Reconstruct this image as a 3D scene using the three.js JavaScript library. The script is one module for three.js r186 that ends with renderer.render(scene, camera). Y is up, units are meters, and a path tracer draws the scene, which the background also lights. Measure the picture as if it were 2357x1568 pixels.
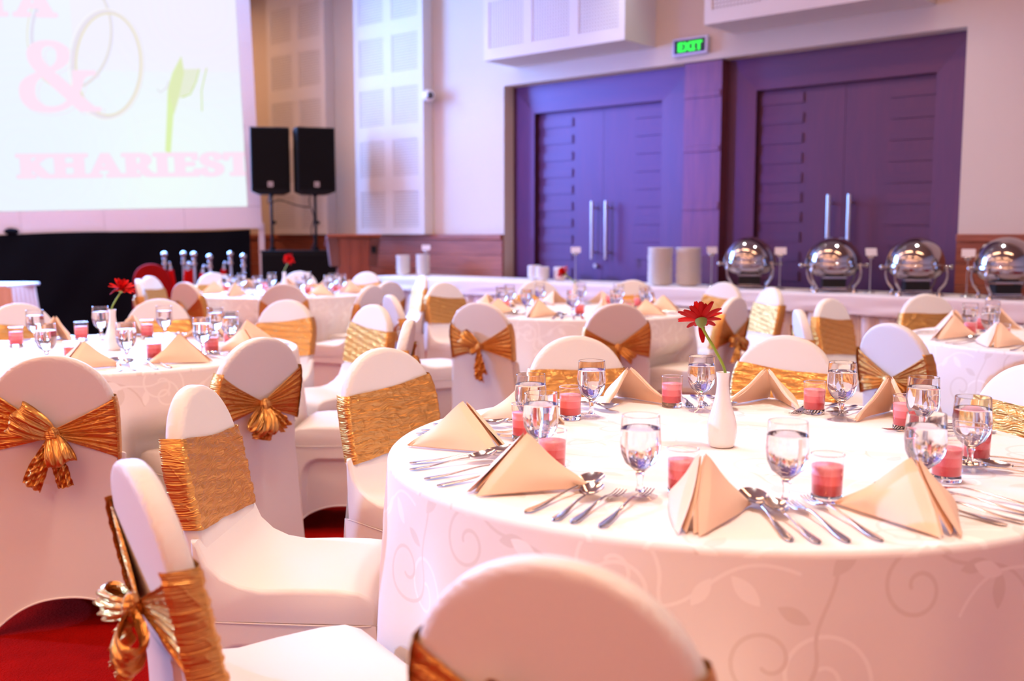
import * as THREE from 'three';
import { RoundedBoxGeometry } from 'three/addons/geometries/RoundedBoxGeometry.js';
import { mergeGeometries, mergeVertices, toCreasedNormals } from 'three/addons/utils/BufferGeometryUtils.js';
import { RectAreaLightUniformsLib } from 'three/addons/lights/RectAreaLightUniformsLib.js';

// ---------------------------------------------------------------- camera, light levels, exposure
const scene = new THREE.Scene();
const RAD = Math.PI / 180;
const camera = new THREE.PerspectiveCamera(2 * Math.atan(784 / 2292) / RAD, 2357 / 1568, 0.05, 80);
camera.position.set(0, 1.25, 0);
camera.rotation.order = 'YXZ';
camera.rotation.set(-6.05 * RAD, 40.8 * RAD, 0);
camera.focus = 2.55;
camera.userData.fStop = 2.5;
camera.updateMatrixWorld();
const renderer = new THREE.WebGLRenderer({ antialias: true });
renderer.toneMapping = THREE.LinearToneMapping;
renderer.toneMappingExposure = 1.0;
renderer.shadowMap.enabled = true;
RectAreaLightUniformsLib.init();
const CEILING_LIGHT = 16, CEILING_TINT = [1.0, 0.46, 0.24]; // warm tungsten troughs
const DOWN_LIGHT = 18.5, DOWN_TINT = [0.86, 0.92, 0.94];          // recessed downlights over the tables
const SCREEN_LIGHT = 52, SCREEN_TINT = [0.15, 0.38, 1.0];
const WASH_LIGHT = 330, WASH_TINT = [0.16, 0.45, 1.0], VIOLET_TINT = [0.24, 0.22, 1.0];                  // cool stage wash from the left
const ROOM = { x0: -14.5, x1: 3.6, z0: -8.28, z1: 4.4, h: 4.6 };

// ---------------------------------------------------------------- helpers
const V3 = (x, y, z) => new THREE.Vector3(x, y, z);
function rng(seed) { let a = seed >>> 0; return () => { a = (a + 0x6d2b79f5) >>> 0; let t = Math.imul(a ^ (a >>> 15), 1 | a); t = (t + Math.imul(t ^ (t >>> 7), 61 | t)) ^ t; return ((t ^ (t >>> 14)) >>> 0) / 4294967296; }; }
const lerp = (a, b, t) => a + (b - a) * t, clamp = (x, a = 0, b = 1) => Math.min(b, Math.max(a, x));
const sstep = (a, b, x) => { const t = clamp((x - a) / (b - a)); return t * t * (3 - 2 * t); };
const hash2 = (x, y, s) => { let h = Math.imul(x, 374761393) + Math.imul(y, 668265263) + Math.imul(s, 2147483647 ^ 0x5bd1e995); h = Math.imul(h ^ (h >>> 13), 1274126177); return ((h ^ (h >>> 16)) >>> 0) / 4294967296; };
function vnoise(x, y, px, py, s) { // tiling value noise
  const ix = Math.floor(x), iy = Math.floor(y), fx = x - ix, fy = y - iy, u = fx * fx * (3 - 2 * fx), v = fy * fy * (3 - 2 * fy);
  const m = (a, p) => ((a % p) + p) % p, h = (a, b) => hash2(m(a, px), m(b, py), s);
  return lerp(lerp(h(ix, iy), h(ix + 1, iy), u), lerp(h(ix, iy + 1), h(ix + 1, iy + 1), u), v);
}
const used = new Map();
function numbered(name) { const k = used.get(name) ?? 0; used.set(name, k + 1); return k ? `${name}_${String(k).padStart(3, '0')}` : name; }
function M(name, geo, mat, parent = scene) {
  const m = new THREE.Mesh(geo, mat); m.name = parent === scene ? numbered(name) : name; m.castShadow = m.receiveShadow = true; parent.add(m); return m;
}
function tag(o, label, category, group) { o.userData.label = label; o.userData.category = category; if (group) o.userData.group = group; return o; }
function thing(name, label, category, pos = [0, 0, 0], turn = 0, group) {
  const o = new THREE.Group(); o.name = numbered(name); scene.add(o); o.position.set(...pos); o.rotation.y = turn; return tag(o, label, category, group);
}
function struct(name, geo, mat, parent = scene) { const m = M(name, geo, mat, parent); if (parent === scene) m.userData.kind = 'structure'; return m; }
function structGroup(name, pos = [0, 0, 0]) { const o = new THREE.Group(); o.name = numbered(name); o.userData.kind = 'structure'; scene.add(o); o.position.set(...pos); return o; }
function dup(proto, pos, turn, label, group) {
  const c = proto.clone(); c.userData = { ...proto.userData }; c.name = numbered(proto.name.replace(/_\d{3}$/, '')); scene.add(c); c.position.set(...pos); c.rotation.set(0, turn, 0);
  if (label) c.userData.label = label; if (group) c.userData.group = group; return c;
}
const box = (w, h, d, x = 0, y = 0, z = 0, r = 0) => (r ? new RoundedBoxGeometry(w, h, d, 2, r) : new THREE.BoxGeometry(w, h, d)).translate(x, y, z);
function boxUV(g, k = 1) { // planar uv in metres by dominant normal
  const p = g.attributes.position, n = g.attributes.normal, uv = new Float32Array(p.count * 2);
  for (let i = 0; i < p.count; i++) {
    const ax = Math.abs(n.getX(i)), ay = Math.abs(n.getY(i)), az = Math.abs(n.getZ(i));
    const [u, v] = ax > ay && ax > az ? [p.getZ(i), p.getY(i)] : ay > az ? [p.getX(i), p.getZ(i)] : [p.getX(i), p.getY(i)];
    uv[2 * i] = u * k; uv[2 * i + 1] = v * k;
  }
  g.setAttribute('uv', new THREE.BufferAttribute(uv, 2)); return g;
}
const lathe = (pts, n = 40) => new THREE.LatheGeometry(pts.map(([r, y]) => new THREE.Vector2(r, y)), n);
function smooth(pts, n) { return new THREE.CatmullRomCurve3(pts.map(([x, y, z = 0]) => V3(x, y, z)), false, 'centripetal').getPoints(n); }
const tube = (pts, r, seg = 24, rad = 8, closed = false) => new THREE.TubeGeometry(new THREE.CatmullRomCurve3(pts.map((p) => V3(...p)), closed, 'centripetal'), seg, r, rad, closed);
const cyl = (r, h, x = 0, y = 0, z = 0, n = 20, r2 = r) => new THREE.CylinderGeometry(r2, r, h, n).translate(x, y, z);
function grid(fn, nu, nv, closed = false) { // fn(u, v) -> [x, y, z, uvx, uvy]
  const pos = [], uv = [], idx = [], W = nu + 1;
  for (let j = 0; j <= nv; j++) for (let i = 0; i <= nu; i++) { const p = fn(i / nu, j / nv); pos.push(p[0], p[1], p[2]); uv.push(p[3] ?? i / nu, p[4] ?? j / nv); }
  for (let j = 0; j < nv; j++) for (let i = 0; i < nu; i++) { const a = j * W + i; idx.push(a, a + 1, a + W, a + 1, a + W + 1, a + W); }
  const g = new THREE.BufferGeometry();
  g.setAttribute('position', new THREE.Float32BufferAttribute(pos, 3)); g.setAttribute('uv', new THREE.Float32BufferAttribute(uv, 2)); g.setIndex(idx); g.computeVertexNormals();
  if (closed) { const n = g.attributes.normal; for (let j = 0; j <= nv; j++) { const a = j * W, b = a + nu, v = V3(n.getX(a) + n.getX(b), n.getY(a) + n.getY(b), n.getZ(a) + n.getZ(b)).normalize(); n.setXYZ(a, v.x, v.y, v.z); n.setXYZ(b, v.x, v.y, v.z); } }
  return g;
}
function merge(list) { return mergeGeometries(list.map((g) => { const q = g.index ? g.toNonIndexed() : g; for (const k of Object.keys(q.attributes)) if (!['position', 'normal', 'uv'].includes(k)) q.deleteAttribute(k); return q; })); }
function extrude(pts, depth, bevel = 0, opts = {}) {
  const s = new THREE.Shape(pts.map(([x, y]) => new THREE.Vector2(x, y)));
  return new THREE.ExtrudeGeometry(s, { depth: depth - 2 * bevel, bevelEnabled: bevel > 0, bevelThickness: bevel, bevelSize: bevel, bevelOffset: -bevel, bevelSegments: 3, ...opts }).translate(0, 0, bevel);
}
const ORD = ['first', 'second', 'third', 'fourth', 'fifth', 'sixth', 'seventh', 'eighth'];

// ---------------------------------------------------------------- textures
function dataTex(n, m, fn, { srgb = false, rep = [1, 1] } = {}) {
  const d = new Uint8Array(n * m * 4);
  for (let j = 0; j < m; j++) for (let i = 0; i < n; i++) { const c = fn(i / n, j / m), k = (j * n + i) * 4; const a = Array.isArray(c) ? c : [c, c, c]; for (let q = 0; q < 3; q++) d[k + q] = clamp(a[q] * 255, 0, 255); d[k + 3] = 255; }
  const t = new THREE.DataTexture(d, n, m); t.wrapS = t.wrapT = THREE.RepeatWrapping; t.magFilter = THREE.LinearFilter; t.minFilter = THREE.LinearMipmapLinearFilter; t.generateMipmaps = true;
  t.repeat.set(...rep); if (srgb) t.colorSpace = THREE.SRGBColorSpace; t.needsUpdate = true; return t;
}
function canvasTex(w, h, draw, { srgb = true, rep = null } = {}) {
  const c = document.createElement('canvas'); c.width = w; c.height = h; draw(c.getContext('2d'), w, h);
  const t = new THREE.CanvasTexture(c); if (srgb) t.colorSpace = THREE.SRGBColorSpace; if (rep) { t.wrapS = t.wrapT = THREE.RepeatWrapping; t.repeat.set(...rep); } return t;
}
// crinkled lame: fine lengthwise creases, uv in metres, one tile = 0.25 m
const crinkle = dataTex(512, 512, (u, v) => {
  const w = vnoise(u * 5, v * 5, 5, 5, 3) * 0.06;
  const r1 = 1 - Math.abs(2 * vnoise(u * 5, (v + w) * 44, 5, 44, 11) - 1), r2 = 1 - Math.abs(2 * vnoise(u * 9, (v + w) * 90, 9, 90, 12) - 1), r3 = vnoise(u * 40, v * 60, 40, 60, 13);
  const d = 1 - Math.abs(2 * vnoise((u + v * 0.5) * 10, (v - u * 0.5) * 10, 10, 10, 14) - 1);
  return clamp(0.4 * r1 ** 3 + 0.28 * r2 ** 2 + 0.12 * r3 + 0.25 * d ** 8);
}, { rep: [4, 4] });
const weave = dataTex(128, 128, (u, v) => 0.5 + 0.25 * Math.sin(u * 64 * Math.PI * 2) * Math.sin(v * 64 * Math.PI * 2) + 0.2 * (hash2(Math.floor(u * 128), Math.floor(v * 128), 5) - 0.5), { rep: [16, 16] });
const softWrinkle = dataTex(256, 256, (u, v) => 0.5 * vnoise(u * 4, v * 4, 4, 4, 21) + 0.3 * vnoise(u * 9, v * 9, 9, 9, 22) + 0.2 * vnoise(u * 24, v * 24, 24, 24, 23), { rep: [2, 2] });
const carpetBump = dataTex(256, 256, (u, v) => 0.5 * hash2(Math.floor(u * 256), Math.floor(v * 256), 31) + 0.5 * vnoise(u * 60, v * 60, 60, 60, 32), { rep: [3, 3] });
const carpetMap = dataTex(512, 512, (u, v) => { const n = vnoise(u * 6, v * 6, 6, 6, 41) * 0.5 + vnoise(u * 40, v * 40, 40, 40, 42) * 0.3 + hash2(Math.floor(u * 512), Math.floor(v * 512), 43) * 0.2; return [0.50 + n * 0.16, 0.02 + n * 0.03, 0.005 + n * 0.015]; }, { srgb: true, rep: [0.5, 0.5] });
const plaster = dataTex(256, 256, (u, v) => 0.6 * hash2(Math.floor(u * 256), Math.floor(v * 256), 51) + 0.4 * vnoise(u * 50, v * 50, 50, 50, 52), { rep: [2, 2] });
function woodTex(base, dark, seed, along) { // grain runs along u when along is true
  return dataTex(512, 512, (u, v) => {
    const [a, b] = along ? [u, v] : [v, u];
    const warp = vnoise(a * 3, b * 6, 3, 6, seed) * 0.08, g = vnoise(a * 4, (b + warp) * 70, 4, 70, seed + 1) * 0.5 + vnoise(a * 10, (b + warp) * 160, 10, 160, seed + 2) * 0.3 + vnoise(a * 2, b * 12, 2, 12, seed + 3) * 0.4;
    return [0, 1, 2].map((k) => lerp(dark[k], base[k], clamp(g)));
  }, { srgb: true });
}
const mahogV = woodTex([0.30, 0.10, 0.07], [0.18, 0.05, 0.035], 61, false), mahogH = woodTex([0.30, 0.10, 0.07], [0.18, 0.05, 0.035], 67, true);
const dadoTex = woodTex([0.66, 0.36, 0.25], [0.47, 0.22, 0.14], 73, true);
const pilTex = woodTex([0.46, 0.23, 0.16], [0.30, 0.13, 0.085], 79, false);
const lecternTex = woodTex([0.60, 0.27, 0.15], [0.45, 0.18, 0.09], 85, false);
const damask = canvasTex(1024, 1024, (c, w) => {
  c.fillStyle = '#f0e7e0'; c.fillRect(0, 0, w, w); const R = rng(5); c.lineCap = 'round';
  const stroke = (f, wd, col) => { c.strokeStyle = col; c.lineWidth = wd; for (const ox of [-w, 0, w]) for (const oy of [-w, 0, w]) { c.save(); c.translate(ox, oy); c.beginPath(); f(); c.stroke(); c.restore(); } };
  const leaf = (x, y, a, L, col) => { c.fillStyle = col; for (const ox of [-w, 0, w]) for (const oy of [-w, 0, w]) { c.save(); c.translate(x + ox, y + oy); c.rotate(a); c.beginPath(); c.moveTo(0, 0); c.quadraticCurveTo(L * 0.5, -L * 0.42, L, 0); c.quadraticCurveTo(L * 0.5, L * 0.42, 0, 0); c.fill(); c.restore(); } };
  for (let i = 0; i < 15; i++) {
    const x = R() * w, y = R() * w, a0 = R() * 6.28, r0 = 55 + R() * 55, dir = R() < 0.5 ? 1 : -1, col = R() < 0.55 ? '#f9f3ec' : '#e5d9cf';
    stroke(() => { for (let k = 0; k <= 60; k++) { const t = k / 60, r = r0 * (1 - t * 0.82), a = a0 + dir * t * 8.5; const px = x + Math.cos(a) * r, py = y + Math.sin(a) * r; k ? c.lineTo(px, py) : c.moveTo(px, py); } }, 9, col);
    const sx = x + Math.cos(a0) * r0, sy = y + Math.sin(a0) * r0, ta = a0 - dir * 1.57;
    stroke(() => { c.moveTo(sx, sy); c.bezierCurveTo(sx + Math.cos(ta) * 90, sy + Math.sin(ta) * 90, sx + Math.cos(ta + dir * 0.8) * 190, sy + Math.sin(ta + dir * 0.8) * 190, sx + Math.cos(ta + dir * 0.2) * 290, sy + Math.sin(ta + dir * 0.2) * 290); }, 8, col);
    leaf(sx + Math.cos(ta) * 60, sy + Math.sin(ta) * 60, ta + 0.9, 75, col); leaf(sx + Math.cos(ta + 0.4 * dir) * 160, sy + Math.sin(ta + 0.4 * dir) * 160, ta - 0.9, 85, col);
  }
}, { rep: [1.25, 1.25] });
const perfAlpha = canvasTex(512, 512, (c, w) => { c.fillStyle = '#fff'; c.fillRect(0, 0, w, w); c.fillStyle = '#000'; const n = 14; for (let i = 0; i < n; i++) for (let j = 0; j < n; j++) { c.beginPath(); c.arc((i + 0.5) * w / n, (j + 0.5) * w / n, w / n * 0.24, 0, 7); c.fill(); } }, { srgb: false });
const screenMap = canvasTex(2048, 1418, (c, w, h) => { // 4.19 m x 2.90 m of picture
  const DROP = 0, k = w / 4.19, X = (s) => (s + 4.35) * k, Y = (y, s) => (4.5 + DROP - (y - 0.0288 * s)) * k;
  const g = c.createLinearGradient(0, 0, w * 0.3, h); c.fillStyle = '#eef5ff'; c.fillRect(0, 0, w, h);
  c.fillStyle = '#f2f1ff'; c.fillRect(X(-2.0), 0, w, h * 0.45); c.filter = 'none';
  const blob = (s, y, r, col) => { const q = c.createRadialGradient(X(s), Y(y, s), 0, X(s), Y(y, s), r * k); q.addColorStop(0, col); q.addColorStop(1, col.replace(/[\d.]+\)$/, '0)')); c.fillStyle = q; c.fillRect(0, 0, w, h); };
  blob(-1.1, 2.0, 1.6, 'rgba(242,255,250,0.9)'); blob(-2.6, 2.2, 1.4, 'rgba(236,246,255,0.9)'); blob(-0.6, 3.9, 1.2, 'rgba(245,240,255,0.8)');
  const ring = (s, y, rx, ry, rot, wd, col) => { c.strokeStyle = col; c.lineWidth = wd * k; c.beginPath(); c.ellipse(X(s), Y(y, s), rx * k, ry * k, rot, 0, 7); c.stroke(); };
  ring(-2.0, 3.55, 0.42, 0.62, 0.2, 0.035, 'rgba(226,222,240,0.9)'); ring(-2.03, 3.55, 0.44, 0.64, 0.2, 0.012, 'rgba(235,228,200,0.9)');
  ring(-1.64, 3.22, 0.37, 0.6, 0.12, 0.055, 'rgba(232,226,236,0.95)'); ring(-1.63, 3.22, 0.35, 0.58, 0.12, 0.02, 'rgba(236,228,196,0.9)'); ring(-1.66, 3.22, 0.40, 0.63, 0.12, 0.012, 'rgba(250,248,244,1)');
  const P = (list) => { c.beginPath(); list.forEach(([px, py], i) => { const s = -2.844 + (px / 575) * 2.67, y = 3.88 - py * 0.00483; i ? c.lineTo(X(s), Y(y, s) + 0.0 * k) : c.moveTo(X(s), Y(y, s)); }); };
  c.fillStyle = 'rgba(216,240,150,0.75)'; P([[436, 108], [440, 150], [426, 200], [408, 250], [395, 345], [382, 340], [392, 250], [398, 190], [412, 150]]); c.fill();
  c.fillStyle = 'rgba(225,232,190,0.6)'; P([[436, 108], [440, 140], [478, 138], [462, 185], [440, 208], [424, 210], [410, 250], [398, 190]]); c.fill();
  c.strokeStyle = 'rgba(196,222,110,0.75)'; c.lineWidth = 6; P([[478, 138], [468, 170], [452, 200], [430, 208]]); c.stroke(); P([[496, 135], [480, 190], [478, 240]]); c.stroke();
  c.strokeStyle = 'rgba(222,214,226,0.8)'; P([[372, 190], [380, 198], [396, 186], [402, 170]]); c.stroke();
  const text = (t, s0, s1, y0, hgt, font) => { // stretch the word between s0 and s1, cap height hgt
    c.save(); c.font = font; const m = c.measureText(t); c.translate(X(s0), (4.5 + DROP - y0) * k); c.scale(((s1 - s0) * k) / m.width, (hgt * k) / 146);
    c.lineWidth = 18; c.strokeStyle = '#f3dcf4'; c.lineJoin = 'round'; c.strokeText(t, 0, 0); c.fillStyle = '#ffe4f6'; c.strokeStyle = '#ffe4f6'; c.lineWidth = 13; c.strokeText(t, 0, 0); c.fillText(t, 0, 0); c.restore();
  };
  text('KHARIEST', -2.70, -0.08, 1.985, 0.26, 'bold 200px serif');
  text('TA', -2.96, -2.16, 3.80, 0.30, 'bold 200px serif');
  c.save(); c.strokeStyle = '#f6dff2'; c.lineWidth = 3; c.font = 'bold 560px serif'; c.translate(X(-2.66) + 14, Y(2.66, -2.2) + 12); c.scale(1.02, 0.97); c.strokeText('&', 0, 0); c.translate(-16, -14); c.fillStyle = '#ffe4f6'; c.fillText('&', 0, 0); c.restore();
});
const exitMap = canvasTex(512, 208, (c, w, h) => {
  c.fillStyle = '#06180c'; c.fillRect(0, 0, w, h); c.fillStyle = '#20ff3a'; c.strokeStyle = '#20ff3a'; c.lineWidth = 10; c.font = 'bold 190px sans-serif'; c.textAlign = 'center'; c.textBaseline = 'middle';
  c.save(); c.translate(w / 2, h / 2 + 8); const m = c.measureText('EXIT').width; c.scale(410 / m, 0.98); c.fillText('EXIT', 0, 0); c.strokeText('EXIT', 0, 0); c.restore();
});
const badgeMap = canvasTex(64, 64, (c) => { c.fillStyle = '#b9aaa6'; c.fillRect(0, 0, 64, 64); c.fillStyle = '#3a2c2c'; c.font = 'bold 40px sans-serif'; c.textAlign = 'center'; c.textBaseline = 'middle'; c.fillText('EV', 32, 34); });

// ---------------------------------------------------------------- materials
const sc = (h) => new THREE.Color(h);
const std = (o) => new THREE.MeshStandardMaterial({ side: THREE.DoubleSide, ...o });
const phys = (o) => new THREE.MeshPhysicalMaterial({ side: THREE.DoubleSide, ...o });
const MAT = {
  wall: std({ color: sc('#d3c3b4'), roughness: 0.85, bumpMap: plaster, bumpScale: 0.0012 }),
  ceiling: std({ color: sc('#b99a80'), roughness: 0.9 }),
  carpet: phys({ map: carpetMap, roughness: 0.97, specularIntensity: 0.08, bumpMap: carpetBump, bumpScale: 0.004 }),
  panel: std({ color: sc('#d9cfc8'), roughness: 0.7 }),
  perf: std({ color: sc('#d9cfc8'), roughness: 0.7, alphaMap: perfAlpha, alphaTest: 0.5 }),
  felt: std({ color: sc('#a58a80'), roughness: 1 }),
  doorV: phys({ map: mahogV, roughness: 0.46, ior: 2.15, specularColor: new THREE.Color(0.72, 0.5, 1.0) }),  // violet specular tint, also on the next two, stands in for reflected cool light
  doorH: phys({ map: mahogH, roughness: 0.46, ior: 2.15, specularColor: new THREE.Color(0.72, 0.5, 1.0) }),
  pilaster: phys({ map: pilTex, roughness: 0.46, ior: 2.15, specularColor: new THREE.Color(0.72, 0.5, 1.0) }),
  dado: std({ map: dadoTex, roughness: 0.45 }),
  lectern: std({ map: lecternTex, roughness: 0.4 }),
  chromeDark: std({ color: sc('#6e6262'), metalness: 1, roughness: 0.15 }),
  lecternDark: std({ map: pilTex, roughness: 0.45 }),
  chrome: std({ color: sc('#b9b0b0'), metalness: 1, roughness: 0.1 }),
  brushed: std({ color: sc('#d8d6d6'), metalness: 1, roughness: 0.28 }),
  cutlery: std({ color: sc('#d9d2cf'), metalness: 1, roughness: 0.14 }),
  black: phys({ color: sc('#0b090a'), roughness: 0.65, specularIntensity: 0.45 }),
  grille: phys({ color: sc('#100c0b'), roughness: 0.85, specularIntensity: 0.3 }),
  skirtBlack: phys({ color: sc('#0a0b12'), roughness: 0.9, specularIntensity: 0.25 }),
  screenBorder: std({ color: sc('#efe4ea'), roughness: 0.7 }),
  screen: std({ color: 0x000000, roughness: 0.9, emissive: 0xffffff, emissiveMap: screenMap, emissiveIntensity: 1.0 }),
  exit: std({ color: 0x000000, roughness: 0.4, emissive: 0xffffff, emissiveMap: exitMap, emissiveIntensity: 1.6 }),
  exitFrame: std({ color: sc('#c9c8d6'), roughness: 0.3, metalness: 0.6 }),
  badge: std({ map: badgeMap, roughness: 0.4, metalness: 0.3 }),
  spandex: phys({ color: sc('#e6ddd3'), roughness: 0.62, sheen: 0.1, sheenRoughness: 0.5, sheenColor: sc('#ffffff'), bumpMap: weave, bumpScale: 0.0003 }),
  redCover: phys({ color: sc('#8c0d0a'), roughness: 0.8, specularIntensity: 0.15 }),
  gold: phys({ color: sc('#dda055'), metalness: 0.84, roughness: 0.33, bumpMap: crinkle, bumpScale: 0.0032 }),
  cloth: std({ map: damask, roughness: 0.7, bumpMap: softWrinkle, bumpScale: 0.0015 }),
  buffetCloth: std({ color: sc('#efe4de'), roughness: 0.65, bumpMap: softWrinkle, bumpScale: 0.002 }),
  peachSkirt: std({ color: sc('#e9bca4'), roughness: 0.7 }),
  napkin: std({ color: sc('#f3cfb0'), roughness: 0.8, bumpMap: weave, bumpScale: 0.0004 }),
  porcelain: phys({ color: sc('#f4efe9'), roughness: 0.12, clearcoat: 0.6, clearcoatRoughness: 0.05 }),
  plate: phys({ color: sc('#f6ece2'), roughness: 0.2 }),
  glass: phys({ color: 0xffffff, roughness: 0, transmission: 1, thickness: 0.003, ior: 1.45 }),
  thinGlass: phys({ color: 0xffffff, roughness: 0, transmission: 1, thickness: 0, ior: 1.45 }),
  water: phys({ color: 0xffffff, roughness: 0, transmission: 1, thickness: 0.05, ior: 1.33 }),
  juice: phys({ color: sc('#ee4c50'), roughness: 0.35 }),
  juiceMid: phys({ color: sc('#f4696d'), roughness: 0.35 }),
  foam: phys({ color: sc('#fa8f92'), roughness: 0.5 }),
  petal: phys({ color: sc('#cf0c0b'), roughness: 0.6, specularIntensity: 0.3 }),
  petalDark: phys({ color: sc('#a80a0c'), roughness: 0.65, specularIntensity: 0.3 }),
  stem: std({ color: sc('#8aa02c'), roughness: 0.6 }),
  calyx: std({ color: sc('#7f8a44'), roughness: 0.75 }),
  camBall: std({ color: sc('#efe6e2'), roughness: 0.3 }),
  lens: phys({ color: sc('#1c1218'), roughness: 0.1, clearcoat: 1 }),
  card: std({ color: sc('#ece8f2'), roughness: 0.6 }),
  velvet: phys({ color: sc('#c20d06'), roughness: 0.9, specularIntensity: 0.15 }),
  fuelBox: std({ color: sc('#17120f'), roughness: 0.5, metalness: 0.3 }),
  lamp: std({ color: 0x000000, emissive: new THREE.Color(1.0, 0.74, 0.45), emissiveIntensity: 7 }),
  washGlow: std({ color: 0x000000, emissive: new THREE.Color(...WASH_TINT), emissiveIntensity: 12 }),
  spotGlow: std({ color: 0x000000, emissive: new THREE.Color(...DOWN_TINT), emissiveIntensity: 14 }),
  lampFrame: std({ color: sc('#d8cfc4'), roughness: 0.5 }),
};

// ---------------------------------------------------------------- room shell
{
  const { x0, x1, z0, z1, h } = ROOM, W = x1 - x0, D = z1 - z0, cx = (x0 + x1) / 2, cz = (z0 + z1) / 2;
  struct('floor', boxUV(box(W + 0.8, 0.2, D + 0.8, cx, -0.1, cz)), MAT.carpet);
  struct('ceiling', box(W + 0.8, 0.2, D + 0.8, cx, h + 0.1, cz), MAT.ceiling);
  struct('wall_left', boxUV(box(0.2, h, D + 0.8, x0 - 0.1, h / 2, cz)), MAT.wall);
  struct('wall_right', boxUV(box(0.2, h, D + 0.8, x1 + 0.1, h / 2, cz)), MAT.wall);
  struct('wall_behind', boxUV(box(W, h, 0.2, cx, h / 2, z1 + 0.1)), MAT.wall);
  // the wall with the doors: three pieces round the recess x -7.263..-2.5, y 0..2.853
  const rl = -7.263, rr = -2.5, rt = 2.853, t = 0.4;
  struct('wall_back', boxUV(merge([box(rl - x0, h, t, (rl + x0) / 2, h / 2, z0 - t / 2), box(x1 - rr, h, t, (x1 + rr) / 2, h / 2, z0 - t / 2), box(rr - rl, h - rt, t, (rl + rr) / 2, (h + rt) / 2, z0 - t / 2), box(rr - rl, rt, 0.06, (rl + rr) / 2, rt / 2, z0 - 0.37)])), MAT.wall);
  // wainscot planks under a rail
  const dado = (name, a, b) => {
    const g = structGroup(name, [0, 0, 0]); const n = 7, hh = 1.2 / n;
    for (let i = 0; i < n; i++) M('panel', boxUV(box(b - a, hh - 0.004, 0.03, (a + b) / 2, (i + 0.5) * hh, z0 + 0.015)), MAT.dado, g);
    M('rail', boxUV(box(b - a, 0.058, 0.055, (a + b) / 2, 1.228, z0 + 0.0275, 0.008)), MAT.dado, g);
  };
  dado('trim_1', x0, rl - 0.002); dado('trim_2', rr, x1);
  struct('baseboard_left', box(0.02, 0.12, D, x0 + 0.01, 0.06, cz), MAT.dado);
  struct('baseboard_behind', box(W, 0.12, 0.02, cx, 0.06, z1 - 0.01), MAT.dado);
}
// ceiling lights: long troughs and a square one, then added fill lights
{
  const trough = (x, z, w, d, label) => {
    const t = thing('ceiling_light', label, 'ceiling light', [x, ROOM.h, z], 0, 'long ceiling lights');
    M('frame', merge([box(w + 0.12, 0.05, 0.06, 0, -0.025, d / 2 + 0.03), box(w + 0.12, 0.05, 0.06, 0, -0.025, -d / 2 - 0.03), box(0.06, 0.05, d, w / 2 + 0.03, -0.025, 0), box(0.06, 0.05, d, -w / 2 - 0.03, -0.025, 0)]), MAT.lampFrame, t);
    M('diffuser', box(w, 0.012, d, 0, -0.008, 0), MAT.lamp, t);
    const l = new THREE.RectAreaLight(new THREE.Color(...CEILING_TINT), CEILING_LIGHT, w, d); l.name = 'ceiling_lamp'; l.position.set(0, -0.02, 0); l.rotation.x = -Math.PI / 2; t.add(l);
  };
  for (const x of [-11, -7.6, -4.2, -0.8]) for (const z of [-5.2, -2.0, 1.4]) trough(x, z, 2.2, 0.28, 'long warm white ceiling light set into the ceiling');
  for (const x of [-6.2, -2.6, 1.0]) trough(x, 3.3, 2.6, 0.5, 'broad warm fill light added at the ceiling over the rear of the room');  // unseen row added to brighten surfaces that face the camera
  trough(2.2, -0.4, 1.6, 0.36, 'short warm fill light added at the right side of the ceiling');  // unseen, added to lift the right part of the front tablecloth
  trough(-12.6, -6.6, 2.6, 0.5, 'broad warm fill light added over the stage corner');  // unseen, added to warm the wall at the far left
}

// recessed downlights
{
  let n = 0;
  const over = [[-1.139, -2.078], [-4.12, -2.124], [-4.011, -5.283], [-7.148, -5.257], [-1.034, -5.37]].flatMap(([x, z]) => [[x - 0.35, z, 36, 1], [x + 0.35, z, 36, 1]]);
  for (const [x, z, cone, gain] of [...over, [-7.6, -7.5, 30, 0.8], [-5.2, -7.5, 30, 0.8], [-2.6, -7.5, 30, 0.8]]) {
    const t = thing('downlight', 'small round recessed downlight in the ceiling', 'downlight', [x, ROOM.h, z], 0, 'recessed downlights');
    M('trim_ring', lathe([[0.075, 0], [0.1, 0], [0.1, -0.012], [0.075, -0.006]], 32), MAT.lampFrame, t); M('lamp_disc', cyl(0.075, 0.006, 0, -0.004, 0, 32), MAT.spotGlow, t);
    const l = new THREE.SpotLight(new THREE.Color(...DOWN_TINT), DOWN_LIGHT * gain, 0, cone * RAD, 0.9, 2); l.name = 'downlight_lamp'; l.position.set(0, -0.03, 0); l.target.position.set(0, -3, 0); l.castShadow = true; l.shadow.radius = 6; t.add(l, l.target); n++;
  }
}

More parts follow.
